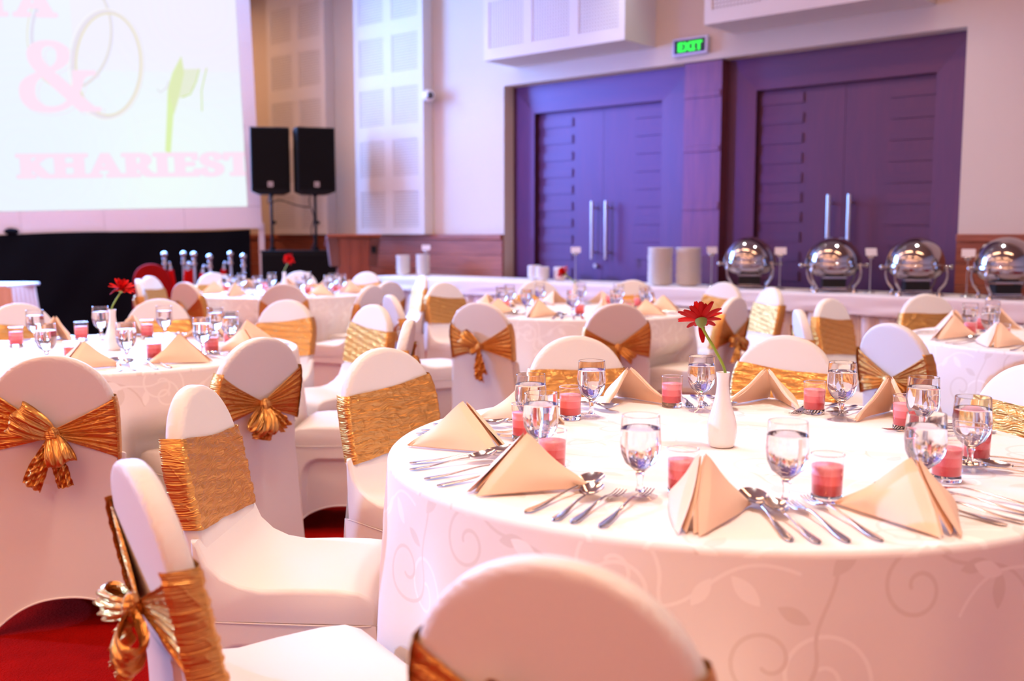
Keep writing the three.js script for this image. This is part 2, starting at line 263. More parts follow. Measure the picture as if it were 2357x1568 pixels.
// cool stage wash lamps on a stand, left of the picture
{
  const P = V3(-10.5, 3.3, 2.8);
  const t = thing('stage_light', 'cool white stage lamps on a tall black stand beside the stage', 'stage light', [P.x, 0, P.z]);
  M('stand', merge([cyl(0.025, 3.2, 0, 1.6, 0), ...[0, 2.1, 4.2].map((a) => tube([[0, 0.6, 0], [0.5 * Math.cos(a), 0.015, 0.5 * Math.sin(a)]], 0.014, 4, 8))]), MAT.black, t);
  for (const [dy, tx, ty, tz, gain, cone, soft, tint] of [[0.14, -1.6, 0.5, -2.6, 1, 20, 0.7, WASH_TINT], [-0.14, -6.6, 1.9, -8.4, 0.62, 12, 0.8, VIOLET_TINT]]) {
    const d = V3(tx - P.x, ty - P.y, tz - P.z).normalize(), q = new THREE.Quaternion().setFromUnitVectors(V3(0, 0, 1), d);
    const can = M('lamp_can', merge([new THREE.CylinderGeometry(0.12, 0.10, 0.3, 24, 1, true).rotateX(Math.PI / 2).translate(0, 0, -0.16), new THREE.CircleGeometry(0.10, 24).translate(0, 0, -0.31)]), MAT.black, t); can.position.set(0, P.y + dy, 0); can.quaternion.copy(q);
    M('lamp_face', new THREE.CylinderGeometry(0.115, 0.115, 0.01, 28).rotateX(Math.PI / 2).translate(0, 0, -0.02), MAT.washGlow, can);
    const l = new THREE.SpotLight(new THREE.Color(...tint), WASH_LIGHT * gain, 0, cone * RAD, soft, 2); l.name = 'stage_lamp'; l.position.copy(d.clone().multiplyScalar(0.02)).add(V3(0, P.y + dy, 0)); l.target.position.set(tx - P.x, ty, tz - P.z); l.castShadow = true; l.shadow.radius = 6; t.add(l, l.target);
  }
}

// ---------------------------------------------------------------- acoustic wall panels and boxes
{
  const wallPanel = (xa, xb, label) => {
    const d = 0.15, y0 = 1.258, y1 = ROOM.h - 0.02, t = thing('sound_absorber', label, 'acoustic panel', [(xa + xb) / 2, y0, ROOM.z0 + 0.001]);
    const w = xb - xa, sq = 0.43, pitch = 0.602, cols = [-w / 2 + 0.10 + sq / 2, w / 2 - 0.09 - sq / 2];
    const sh = new THREE.Shape([[-w / 2, 0], [w / 2, 0], [w / 2, y1 - y0], [-w / 2, y1 - y0]].map((p) => new THREE.Vector2(...p))); const cells = [];
    for (const c of cols) for (let k = 0; k < 5; k++) { const a = 0.08 + k * pitch; cells.push([c, a]); const hole = new THREE.Path([[c - sq / 2, a], [c - sq / 2, a + sq], [c + sq / 2, a + sq], [c + sq / 2, a]].map((p) => new THREE.Vector2(...p))); sh.holes.push(hole); }
    M('face_board', new THREE.ExtrudeGeometry(sh, { depth: 0.02, bevelEnabled: false }).translate(0, 0, d - 0.02), MAT.panel, t);
    for (const s of [-1, 1]) M('side_return', box(0.02, y1 - y0, d - 0.02, s * (w / 2 - 0.01), (y1 - y0) / 2, (d - 0.02) / 2), MAT.panel, t);
    M('bottom_return', box(w - 0.04, 0.02, d - 0.02, 0, 0.01, (d - 0.02) / 2), MAT.panel, t);
    M('backing_felt', box(w - 0.04, y1 - y0 - 0.04, 0.01, 0, (y1 - y0) / 2, d - 0.05), MAT.felt, t);
    for (const [c, a] of cells) M('perforated_square', new THREE.PlaneGeometry(sq, sq).translate(c, a + sq / 2, d - 0.004), MAT.perf, t);
  };
  wallPanel(-11.32, -10.12, 'tall cream acoustic panel with perforated squares, behind the loudspeakers');
  wallPanel(-9.56, -8.36, 'tall cream acoustic panel with two columns of perforated squares, left of the camera dome');
  const wallBox = (xa, xb, yb, label) => {
    const d = 0.52, w = xb - xa, H = ROOM.h - yb - 0.02, t = thing('acoustic_box', label, 'acoustic box', [(xa + xb) / 2, yb, ROOM.z0 + 0.002]);
    const sq = 0.46, gap = (w - 0.14 - 3 * sq) / 2, sh = new THREE.Shape([[-w / 2, 0], [w / 2, 0], [w / 2, H], [-w / 2, H]].map((p) => new THREE.Vector2(...p))), cells = [];
    for (let i = 0; i < 3; i++) for (let k = 0; k < 2; k++) { const c = -w / 2 + 0.07 + sq / 2 + i * (sq + gap), a = 0.115 + k * 0.62; cells.push([c, a]); sh.holes.push(new THREE.Path([[c - sq / 2, a], [c - sq / 2, a + sq], [c + sq / 2, a + sq], [c + sq / 2, a]].map((p) => new THREE.Vector2(...p)))); }
    M('face_board', new THREE.ExtrudeGeometry(sh, { depth: 0.02, bevelEnabled: false }).translate(0, 0, d - 0.02), MAT.panel, t);
    M('side_return', box(0.02, H, d - 0.02, w / 2 - 0.01, H / 2, (d - 0.02) / 2), MAT.panel, t); M('side_return', box(0.02, H, d - 0.02, -w / 2 + 0.01, H / 2, (d - 0.02) / 2), MAT.panel, t);
    M('underside', box(w - 0.04, 0.02, d - 0.02, 0, 0.01, (d - 0.02) / 2), MAT.panel, t);
    M('backing_felt', box(w - 0.04, H - 0.04, 0.01, 0, H / 2, d - 0.05), MAT.felt, t);
    for (const [c, a] of cells) M('perforated_square', new THREE.PlaneGeometry(sq, sq).translate(c, a + sq / 2, d - 0.004), MAT.perf, t);
  };
  wallBox(-7.08, -5.335, 3.03, 'deep cream acoustic box with perforated front, above the left double door');
  wallBox(-4.51, -2.745, 3.05, 'deep cream acoustic box high above the right double door');
}

// ---------------------------------------------------------------- doors in the recess
{
  const zf = -8.44, zl = -8.53;
  const frame = (name, xo0, xi0, xi1, xo1, yi, yo) => { // mitred boards sloping gently inwards
    const g = structGroup(name, [0, 0, 0]), t = 0.09, dip = 0.018;
    const board = (q, n, mat) => { // q: outer a, outer b, inner b, inner a
      const s = new THREE.BufferGeometry(), f = q.map(([x, y], i) => [x, y, i < 2 ? zf : zf - dip]), b = q.map(([x, y]) => [x, y, zf - t]);
      const P = [...f, ...b], quad = (a, b2, c, d) => [P[a], P[b2], P[c], P[a], P[c], P[d]];
      const tri = [...quad(0, 1, 2, 3), ...quad(3, 2, 6, 7), ...quad(1, 0, 4, 5), ...quad(0, 3, 7, 4), ...quad(2, 1, 5, 6)];
      s.setAttribute('position', new THREE.Float32BufferAttribute(tri.flat(), 3)); s.computeVertexNormals(); boxUV(s); M(n, s, mat, g);
    };
    const e = 0.0015;
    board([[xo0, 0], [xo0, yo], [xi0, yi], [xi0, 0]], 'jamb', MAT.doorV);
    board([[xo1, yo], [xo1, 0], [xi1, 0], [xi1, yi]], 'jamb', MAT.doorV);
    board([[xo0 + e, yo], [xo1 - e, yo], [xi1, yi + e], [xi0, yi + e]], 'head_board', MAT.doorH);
    return g;
  };
  const leaf = (g, xa, xb, yi, slatA, slatB, phase, side) => { // side: where the leaf runs on behind its jamb
    const ext = 0.03;
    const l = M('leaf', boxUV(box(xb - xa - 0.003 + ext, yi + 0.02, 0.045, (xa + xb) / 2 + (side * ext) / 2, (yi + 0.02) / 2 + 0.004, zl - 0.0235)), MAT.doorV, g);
    const pitch = 0.1765; // boards laid proud across one edge of the leaf
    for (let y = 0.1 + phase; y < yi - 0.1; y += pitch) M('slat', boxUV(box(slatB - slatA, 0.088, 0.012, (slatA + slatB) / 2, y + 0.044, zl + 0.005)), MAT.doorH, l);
    return l;
  };
  const handle = (g, x) => {
    const h = M('handle', cyl(0.0165, 0.60, x, 1.30, zl + 0.075), MAT.brushed, g);
    for (const y of [1.07, 1.53]) M('standoff', new THREE.CylinderGeometry(0.009, 0.009, 0.065, 12).rotateX(Math.PI / 2).translate(x, y, zl + 0.035), MAT.brushed, h);
  };
  const g1 = frame('door_1', -7.263, -6.98, -5.365, -5.022, 2.555, 2.853);
  handle(leaf(g1, -6.98, -6.113, 2.555, -6.975, -6.51, 0, -1), -6.20); handle(leaf(g1, -6.113, -5.365, 2.555, -5.72, -5.37, 0.02, 1), -6.022);
  M('lock', new THREE.CylinderGeometry(0.024, 0.024, 0.03, 20).rotateX(Math.PI / 2).translate(-6.19, 0.93, zl + 0.015), MAT.brushed, g1);
  const g2 = frame('door_2', -4.628, -4.36, -2.775, -2.5, 2.555, 2.853);
  handle(leaf(g2, -4.36, -3.55, 2.555, -4.355, -3.935, 0.03, -1), -3.645); handle(leaf(g2, -3.55, -2.775, 2.555, -3.16, -2.78, 0.0, 1), -3.46);
  const p = structGroup('trim_3', [0, 0, 0]); // wood-faced pier between the doors, with shallow cross bands
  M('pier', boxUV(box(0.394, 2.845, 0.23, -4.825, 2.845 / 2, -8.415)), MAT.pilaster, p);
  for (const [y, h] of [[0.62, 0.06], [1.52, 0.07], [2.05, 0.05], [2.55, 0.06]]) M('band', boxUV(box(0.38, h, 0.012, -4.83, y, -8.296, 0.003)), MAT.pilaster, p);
}
// exit sign
{
  const t = thing('exit_sign', 'green lit EXIT sign in a silver frame above the double doors', 'sign', [-4.93, 2.91, ROOM.z0 + 0.03]);
  M('housing', box(0.37, 0.16, 0.05, 0, 0.08, 0, 0.008), MAT.exitFrame, t);
  M('sign_face', new THREE.PlaneGeometry(0.33, 0.125).translate(0, 0.08, 0.0265), MAT.exit, t);
  const l = new THREE.RectAreaLight(0x30ff50, 1.2, 0.33, 0.125); l.name = 'exit_sign_lamp'; l.position.set(0, 0.08, 0.03); l.rotation.y = Math.PI; t.add(l);
}
// dome camera on the panel edge
{
  const t = thing('dome_camera', 'small white dome camera with dark lens on the panel edge', 'security camera', [-8.33, 2.83, ROOM.z0 + 0.12]);
  M('mount', new THREE.CylinderGeometry(0.03, 0.04, 0.05, 20).rotateZ(Math.PI / 2).translate(0.0, 0, 0), MAT.camBall, t);
  M('housing', new THREE.SphereGeometry(0.068, 28, 20).translate(0.05, 0, 0.02), MAT.camBall, t);
  M('lens', new THREE.SphereGeometry(0.040, 24, 16).translate(0.098, -0.004, 0.042), MAT.lens, t);
}

// ---------------------------------------------------------------- projection screen, skirt, loudspeakers, case, lectern
{
  const along = V3(0.562, 0, -0.827).normalize(), yaw = Math.atan2(-along.z, along.x), roll = 0.0288; // plane of the screen
  const P0 = V3(-10.326, 0, -7.336), base = P0.clone().addScaledVector(along, -2.255);
  const t = thing('projection_screen', 'large projection screen with rings, ampersand and pink lettering', 'screen', [base.x, 0, base.z], yaw);
  const put = (n, g, m) => { const q = M(n, g, m, t); return q; };
  const X = (s) => s + 2.255, tilt = (g) => g.rotateZ(roll).translate(0, -0.065, 0);
  const y0 = 1.6, y1 = 4.5;
  put('picture', tilt(new THREE.PlaneGeometry(4.19, y1 - y0).translate(X(-2.255), (y0 + y1) / 2, 0.012)), MAT.screen);
  const border = (a, b, c, d) => tilt(box(b - a - 0.003, d - c - 0.003, 0.02, X((a + b) / 2), (c + d) / 2, 0));
  for (let i = 0; i < 5; i++) put('border_strip', border(-4.51 + i * 0.902, -4.51 + (i + 1) * 0.902, 1.335, y0), MAT.screenBorder);
  for (let i = 0; i < 3; i++) for (const [a, b] of [[-4.51, -4.35], [-0.16, 0]]) put('border_strip', border(a, b, y0 + i * 0.9667, y0 + (i + 1) * 0.9667), MAT.screenBorder);
  put('back_cloth', tilt(box(4.49, 3.16, 0.01, X(-2.255), 2.92, -0.014)), MAT.black);
  for (const s of [-4.3, -0.05]) put('leg', box(0.07, 1.4, 0.05, X(s), 0.7, -0.05, 0.01), MAT.screenBorder);
  const l = new THREE.RectAreaLight(new THREE.Color(...SCREEN_TINT), SCREEN_LIGHT, 4.1, 2.8); l.name = 'screen_light'; l.position.set(0, 2.98, 0.03); l.rotation.y = Math.PI; t.add(l);
  // black cloth hung below
  const Rn = rng(17), ph = [...Array(8)].map(() => Rn() * 6.28);
  const drape = grid((u, v) => {
    const x = lerp(-2.3, 2.07, u), y = lerp(1.33 + 0.028 * (x - 2.255), 0.01, v) - 0.015 * Math.sin(u * 9) * (1 - v);
    const sag = 0.05 * Math.sin(u * 7 + v * 3 + ph[0]) + 0.035 * Math.sin(u * 23 - v * 5 + ph[1]) * v + 0.018 * Math.sin(u * 51 + v * 9 + ph[2]);
    return [x, y, 0.07 + sag * (0.25 + v), x, y];
  }, 120, 26);
  const d = thing('black_skirt', 'black cloth hanging in loose folds below the projection screen', 'cloth', [base.x, 0, base.z], yaw);
  M('drape', drape, MAT.skirtBlack, d); M('top_knot', new THREE.SphereGeometry(0.05, 16, 12).scale(1.6, 0.8, 0.7).translate(-0.58, 1.29, 0.08), MAT.skirtBlack, d);
}
{
  // equipment case the speakers stand on
  const cA = V3(-9.93, 0, -6.98), cB = V3(-9.20, 0, -7.61), yaw = Math.atan2(-(cB.z - cA.z), cB.x - cA.x), w = cA.distanceTo(cB), mid = cA.clone().add(cB).multiplyScalar(0.5);
  const t = thing('equipment_case', 'wide black equipment case carrying the two loudspeaker poles', 'case', [mid.x, 0, mid.z], yaw);
  M('body', box(w, 1.03, 0.42, 0, 0.535, -0.21, 0.012), MAT.black, t);
  M('front_cloth', box(w - 0.05, 0.96, 0.012, 0, 0.53, 0.004), MAT.grille, t); M('top_trim', box(w + 0.02, 0.025, 0.44, 0, 1.055, -0.21, 0.008), MAT.black, t);
  for (const x of [-w / 2 + 0.06, w / 2 - 0.06]) for (const z of [-0.37, -0.05]) M('foot', cyl(0.03, 0.03, x, 0.015, z), MAT.black, t);
  const speaker = (x, z, turn, yb, label, pl) => {
    const p = thing('speaker_pole', pl, 'pole', [x, 1.068, z], turn);
    M('base_collar', cyl(0.035, 0.04, 0, 0.02, 0), MAT.black, p); M('tube', cyl(0.017, yb - 1.08, 0, (yb - 1.068) / 2, 0), MAT.black, p); M('knob', new THREE.SphereGeometry(0.022, 12, 10).translate(0.03, 0.33, 0), MAT.black, p);
    const s = thing('loudspeaker', label, 'loudspeaker', [x, yb, z], turn), w2 = 0.222, H = 0.785;
        M('cabinet', extrude([[-w2, 0.045], [-w2 + 0.08, 0.012], [w2 - 0.08, 0.012], [w2, 0.045], [w2, H], [-w2, H]], 0.36, 0.012).translate(0, 0, -0.2), MAT.black, s);
    M('grille', box(0.415, 0.70, 0.012, 0, 0.42, 0.162, 0.005), MAT.grille, s);
    M('badge', box(0.06, 0.06, 0.006, 0, 0.125, 0.171), MAT.badge, s); M('pole_socket', cyl(0.028, 0.04, 0, 0.012, 0), MAT.black, s);
  };
  speaker(-9.95, -7.16, 52 * RAD, 1.715, 'left of two black loudspeakers, in front of the screen edge', 'left black pole rising from the case to the loudspeaker beside screen');
  speaker(-9.585, -7.52, 60 * RAD, 1.715, 'right of two black loudspeakers, angled, before the acoustic panel', 'right black pole with a cable twisted round it, under the angled loudspeaker');
  const wire = M('speaker_cable', merge([tube([[-9.95, 1.70, -7.13], [-9.93, 1.62, -7.10], [-9.86, 1.66, -7.20], [-9.72, 1.60, -7.36], [-9.60, 1.585, -7.45], [-9.62, 1.66, -7.46], [-9.61, 1.715, -7.47]], 0.007, 40, 6), tube([[-9.60, 1.58, -7.47], [-9.575, 1.45, -7.49], [-9.60, 1.3, -7.465], [-9.57, 1.18, -7.49], [-9.60, 1.075, -7.46]], 0.008, 30, 6)]), MAT.black);
  tag(wire, 'thin black cable slung between the two loudspeaker poles', 'cable');
}
{
  const t = thing('lectern', 'reddish wooden lectern with slanted top, right of the black case', 'lectern', [-8.06, 0, -6.80], 40.8 * RAD + 0.25);
  M('column', boxUV(extrude([[-0.15, 0.0], [0.15, 0.0], [0.17, 1.17], [-0.17, 1.17]], 0.24, 0.006).translate(0, 0.06, -0.12)), MAT.lectern, t);
  M('base', boxUV(box(0.48, 0.06, 0.40, 0, 0.03, 0, 0.01)), MAT.lectern, t);
  for (const s of [-1, 1]) M('side_wing', boxUV(extrude([[0.15, 0.93], [0.235, 0.93], [0.27, 1.235], [0.17, 1.235]].map(([x, y]) => [s * x, y]), 0.30, 0.004).translate(0, 0, -0.15)), MAT.lecternDark, t);
  M('slanted_top', boxUV(box(0.55, 0.025, 0.42, 0, 0, 0, 0.006)).rotateX(-0.28).translate(0, 1.19, 0), MAT.lectern, t);
  for (const x of [-0.055, 0.055]) M('rib', boxUV(box(0.012, 1.1, 0.012, x, 0.63, 0.122)), MAT.lectern, t);
  M('microphone_box', box(0.05, 0.07, 0.03, 0.20, 1.1, 0.16, 0.006), MAT.black, t);
}
// rope barrier posts with red velvet ropes hanging down
{
  const spots = [[-9.99, -5.77, 1, 'leftmost'], [-10.016, -6.018, 1, 'second from left'], [-9.66, -5.929, -1, 'third from left'], [-9.266, -5.871, -1, 'fourth from left, slightly lower'], [-9.621, -6.358, -1, 'fifth from left, slightly taller'], [-9.255, -6.278, 0, 'rightmost, beside the black case']];
  spots.forEach(([x, z, rope, where], i) => {
    const h = i === 3 || i === 5 ? 1.05 : 1.07;
    const t = thing('rope_post', `silver ball topped rope post, ${where}`, 'barrier post', [x, 0, z], 0.7);
    M('base', lathe([[0, 0], [0.115, 0], [0.115, 0.012], [0.05, 0.03], [0.02, 0.045]], 32), MAT.chrome, t);
    M('shaft', cyl(0.02, h - 0.12, 0, (h - 0.12) / 2 + 0.03, 0), MAT.chrome, t);
    M('collar', lathe([[0.0, h - 0.15], [0.030, h - 0.15], [0.031, h - 0.135], [0.025, h - 0.125], [0.02, h - 0.1], [0.026, h - 0.08], [0.016, h - 0.07]], 24), MAT.chrome, t);
    M('ball', new THREE.SphereGeometry(0.035, 24, 18).translate(0, h - 0.035, 0), MAT.chrome, t);
    if (rope) {
      const s = rope, r = thing('velvet_rope', `red velvet rope hanging from rope post, ${where.split(',')[0]}`, 'rope', [x, 0, z], 0.7);
      M('rope', tube([[s * 0.07, h - 0.2, 0.02], [s * 0.085, h - 0.3, 0.02], [s * 0.10, h - 0.5, 0.02], [s * 0.11, h - 0.75, 0.02], [s * 0.09, 0.12, 0.02]], 0.03, 30, 10), MAT.velvet, r);
      M('hook_end', merge([cyl(0.022, 0.06, s * 0.07, h - 0.19, 0.02), tube([[s * 0.07, h - 0.16, 0.02], [s * 0.06, h - 0.12, 0.01], [s * 0.035, h - 0.135, 0]], 0.008, 14, 8)]), MAT.chrome, r);
    }
  });
}

// ---------------------------------------------------------------- buffet along the doors
const BUF = 0.79;
{
  const xa = -8.5, xb = 1.2, zf = -7.52, zb = -8.2, t = thing('buffet_table', 'long white buffet table with pleated skirt standing along the double doors', 'buffet table', [0, 0, 0]);
  M('top_cloth', grid((u, v) => { // top, rounded front edge, then a hanging band with soft swags
    const x = lerp(xa, xb, u), s = v * 1.0, top = zf - zb;
    if (s < 0.6) return [x, BUF + 0.002 * Math.sin(x * 7) * Math.sin(s * 9), lerp(zb, zf - 0.012, s / 0.6), x, s];
    if (s < 0.75) { const a = ((s - 0.6) / 0.15) * Math.PI / 2; return [x, BUF - 0.012 + 0.012 * Math.cos(a), zf - 0.012 + 0.012 * Math.sin(a), x, s]; }
    const k = (s - 0.75) / 0.25, sw = Math.abs(Math.sin(x * 1.9)), len = 0.125 + 0.02 * sw;
    return [x, BUF - 0.012 - k * len, zf + 0.004 + 0.01 * k + 0.006 * Math.sin(k * 9 + x * 3.1) * Math.sin(x * 5.3) * k, x, -k * len];
  }, 420, 40), MAT.buffetCloth, t);
  // pleated skirt: fat box pleats with narrow inverted folds, each section between two folds
  const pitch = 0.145, n = Math.round((xb - xa) / pitch), R = rng(91);
  const jit = [...Array(n + 1)].map(() => (R() - 0.5) * 0.05), dep = [...Array(n + 1)].map(() => 0.5 + R());
  const f = (x) => { const q = (x - xa) / pitch, i = Math.floor(q), a = q - i; const e = Math.min(a + jit[clamp(i, 0, n)], 1 - a + jit[clamp(i + 1, 0, n)]); return sstep(0, 0.36, e) * (0.7 + 0.3 * Math.sin(Math.PI * clamp(a))) * dep[clamp(i, 0, n)]; };
  M('skirt', grid((u, v) => { const x = lerp(xa, xb, u), y = lerp(BUF - 0.1, 0.012, v), k = f(x + 0.012 * Math.sin(y * 5 + x * 3)); return [x, y, zf - 0.060 + 0.056 * k * lerp(0.75, 1.2, v), x, y]; }, 1700, 10), MAT.buffetCloth, t);
  M('end_skirt', box(0.012, BUF - 0.02, zf - zb - 0.05, xa + 0.006, (BUF - 0.02) / 2 + 0.005, (zf + zb) / 2 - 0.02), MAT.buffetCloth, t);
}
// chafing dishes
{
  const make = () => {
    const t = thing('chafing_dish', '', 'chafing dish', [0, 0, 0], 0, 'round chafing dishes on the buffet');
    const yr = 0.225, R = 0.205;
    M('dome_lid', lathe([...Array(25)].map((_, i) => { const a = (i / 24) * Math.PI / 2; return [R * Math.cos(a), yr + 0.012 + R * 1.0 * Math.sin(a)]; }), 56), MAT.chrome, t);
    M('rim_band', lathe([[R + 0.002, yr - 0.045], [R + 0.014, yr - 0.04], [R + 0.014, yr + 0.006], [R + 0.002, yr + 0.012], [R - 0.01, yr + 0.012]], 56), MAT.chrome, t);
    M('water_pan', lathe([[0.0, yr - 0.105], [0.10, yr - 0.103], [0.15, yr - 0.09], [0.185, yr - 0.065], [R - 0.005, yr - 0.042]], 56), MAT.chrome, t);
    M('roll_rim', new THREE.TorusGeometry(R + 0.008, 0.009, 10, 48, Math.PI).rotateX(-0.35).translate(0, yr - 0.005, -0.01), MAT.chromeDark, t);
    for (const s of [-1, 1]) M('side_knob', merge([new THREE.CylinderGeometry(0.010, 0.010, 0.035, 14).rotateZ(Math.PI / 2).translate(s * (R + 0.028), yr - 0.012, 0), new THREE.SphereGeometry(0.019, 20, 14).translate(s * (R + 0.052), yr - 0.012, 0)]), MAT.chrome, t);
    for (const [sx, sz] of [[-1, 1], [1, 1], [-1, -1], [1, -1]]) {
      const a = Math.atan2(sz * 0.72, sx), c = Math.cos(a), s = Math.sin(a);
      M('leg', merge([tube([[c * (R + 0.018), yr - 0.015, s * (R + 0.018)], [c * (R + 0.03), yr - 0.06, s * (R + 0.03)], [c * (R + 0.012), yr - 0.13, s * (R + 0.012)], [c * (R - 0.03), yr - 0.19, s * (R - 0.03)], [c * (R - 0.02), 0.012, s * (R - 0.02)]], 0.0105, 24, 10), new THREE.SphereGeometry(0.017, 16, 12).translate(c * (R + 0.022), yr - 0.008, s * (R + 0.022)), new THREE.CylinderGeometry(0.02, 0.024, 0.012, 16).translate(c * (R - 0.02), 0.006, s * (R - 0.02))]), MAT.chrome, t);
    }
    M('shelf', box(0.22, 0.008, 0.2, 0, 0.02, 0, 0.003), MAT.chrome, t);
    M('fuel_box', merge([box(0.17, 0.075, 0.012, 0, 0.065, 0.055), box(0.012, 0.075, 0.11, -0.085, 0.065, 0), box(0.012, 0.075, 0.11, 0.085, 0.065, 0)]), MAT.fuelBox, t);
    M('fuel_tray', box(0.19, 0.012, 0.14, 0, 0.032, 0, 0.003), MAT.chrome, t); M('pan_bracket', box(0.2, 0.014, 0.13, 0, 0.115, 0, 0.004), MAT.chrome, t);
    return t;
  };
  const L = ['first round chrome chafing dish from the left, beside the plate stacks', 'second round chrome chafing dish from the left, under the long door handles', 'third round chrome chafing dish from the left, before the right door leaf', 'rightmost round chrome chafing dish, in front of the wood wainscot'];
  const p = make(); [[-4.075, -7.86], [-3.325, -7.86], [-2.66, -7.84], [-2.01, -7.80]].forEach(([x, z], i) => { const o = i ? dup(p, [x, BUF + 0.002, z], 0.50 + 0.05 * i, L[i]) : p; if (!i) { o.position.set(x, BUF + 0.002, z); o.rotation.y = 0.5; o.userData.label = L[0]; } });
}
// menu card stands
{
  const make = () => {
    const t = thing('menu_stand', '', 'card stand', [0, 0, 0], 0, 'menu card stands on the buffet');
    M('base', lathe([[0, 0], [0.045, 0], [0.045, 0.008], [0.012, 0.016], [0.005, 0.03]], 28), MAT.brushed, t); M('rod', cyl(0.004, 0.26, 0, 0.15, 0, 10), MAT.brushed, t);
    M('clip', merge([new THREE.SphereGeometry(0.016, 16, 12).translate(-0.012, 0.283, 0), new THREE.SphereGeometry(0.016, 16, 12).translate(0.014, 0.286, 0)]), MAT.chrome, t);
    M('card', box(0.095, 0.06, 0.002, 0, 0, 0).rotateX(-0.25).translate(0.002, 0.325, 0.0), MAT.card, t); return t;
  };
  const p = make(), S = [[-5.95, 0.7, 'slim card stand with white card, left of the tall plate stacks', 0.96], [-4.44, 0.9, 'slim card stand with white card, between plate stacks and first chafing dish', 1], [-3.79, 0.55, 'slim card stand with white card, right of the first chafing dish', 1], [-3.02, 0.85, 'slim card stand with white card, right of the second chafing dish', 1], [-2.29, 0.3, 'slim card stand with white card, before the wood wainscot on the right', 1], [-8.05, 0.7, 'distant card stand with small white card, beside the far plate stacks', 0.98]];
  S.forEach(([x, r, l, s], i) => { const o = i ? dup(p, [x, BUF + 0.002, -7.85], r, l) : p; if (!i) { o.position.set(x, BUF + 0.002, -7.85); o.rotation.y = r; o.userData.label = l; } o.scale.set(1, s, 1); });
}
// plates and bowls in stacks
{
  const plate = (name, cat, r, h, lip) => { const t = thing(name, '', cat); M('dish', lathe([[0, 0], [r * 0.55, 0], [r * 0.6, h * 0.25], [r * 0.97, h], [r, h + 0.0005], [r + 0.0006, h + lip * 0.5], [r, h + lip], [r * 0.965, h + lip], [r * 0.58, h * 0.25 + 0.004], [0, 0.004]], 44), MAT.plate, t); M('foot_ring', lathe([[r * 0.5, 0], [r * 0.56, 0], [r * 0.56, 0.003], [r * 0.5, 0.003]], 36), MAT.plate, t); return t; };
  const R = rng(7); let P = null;
  const stack = (name, cat, x, z, r, h, n, step, label, group) => {
    let p = null;
    for (let i = 0; i < n; i++) { const q = [x + (R() - 0.5) * 0.006, BUF + 0.003 + i * step, z + (R() - 0.5) * 0.006]; if (!p) { p = plate(name, cat, r, h, step * 0.55); p.position.set(...q); p.userData.label = label; p.userData.group = group; } else dup(p, q, R() * 6, label, group); }
  };
  stack('dinner_plate', 'plate', -4.93, -7.79, 0.118, 0.014, 27, 0.0124, 'white dinner plate in the left of the two tall buffet stacks', 'plates in the left tall stack');
  stack('dinner_plate', 'plate', -4.705, -7.90, 0.118, 0.014, 27, 0.0124, 'white dinner plate in the right of the two tall buffet stacks', 'plates in the right tall stack');
  stack('bowl', 'bowl', -6.54, -7.93, 0.070, 0.03, 13, 0.0092, 'white bowl in the leftmost of three low stacks by the red gerbera', 'bowls in the leftmost low stack');
  stack('bowl', 'bowl', -6.36, -7.84, 0.070, 0.03, 12, 0.0092, 'white bowl in the middle of three low stacks by the red gerbera', 'bowls in the middle low stack');
  stack('bowl', 'bowl', -6.215, -7.95, 0.070, 0.03, 12, 0.0092, 'white bowl in the rightmost of three low stacks by the red gerbera', 'bowls in the rightmost low stack');
  stack('bowl', 'bowl', -8.36, -7.79, 0.078, 0.03, 22, 0.0092, 'white bowl in the left of two far stacks before the wainscot', 'bowls in the left far stack');
  stack('bowl', 'bowl', -8.14, -7.89, 0.078, 0.03, 23, 0.0092, 'white bowl in the right of two far stacks before the wainscot', 'bowls in the right far stack');
}
// peach skirted side table at the left edge
{
  const t = thing('side_table', 'small table with pleated peach skirt at the left edge before the black cloth', 'table', [-10.63, 0, -4.22], 40.8 * RAD);
  M('top_cloth', extrude([[-0.42, -0.3], [0.3, -0.3], [0.34, 0.3], [-0.42, 0.3]], 0.03, 0.01).rotateX(-Math.PI / 2).translate(0, 0.73, 0), MAT.buffetCloth, t);
  M('skirt', grid((u, v) => { const per = u * 4, s = Math.floor(Math.min(per, 3.999)), a = per - s, g = lerp(0.985, 1.2, v), C = [[-0.42, 0.3], [0.34, 0.3], [0.3, -0.3], [-0.42, -0.3], [-0.42, 0.3]]; const x = lerp(C[s][0], C[s + 1][0], a), z = lerp(C[s][1], C[s + 1][1], a), k = 1 + 0.03 * Math.sin(u * 150) * (0.4 + v); return [x * g * k, lerp(0.735, 0.01, v), z * g * k]; }, 400, 8, true), MAT.peachSkirt, t);
}

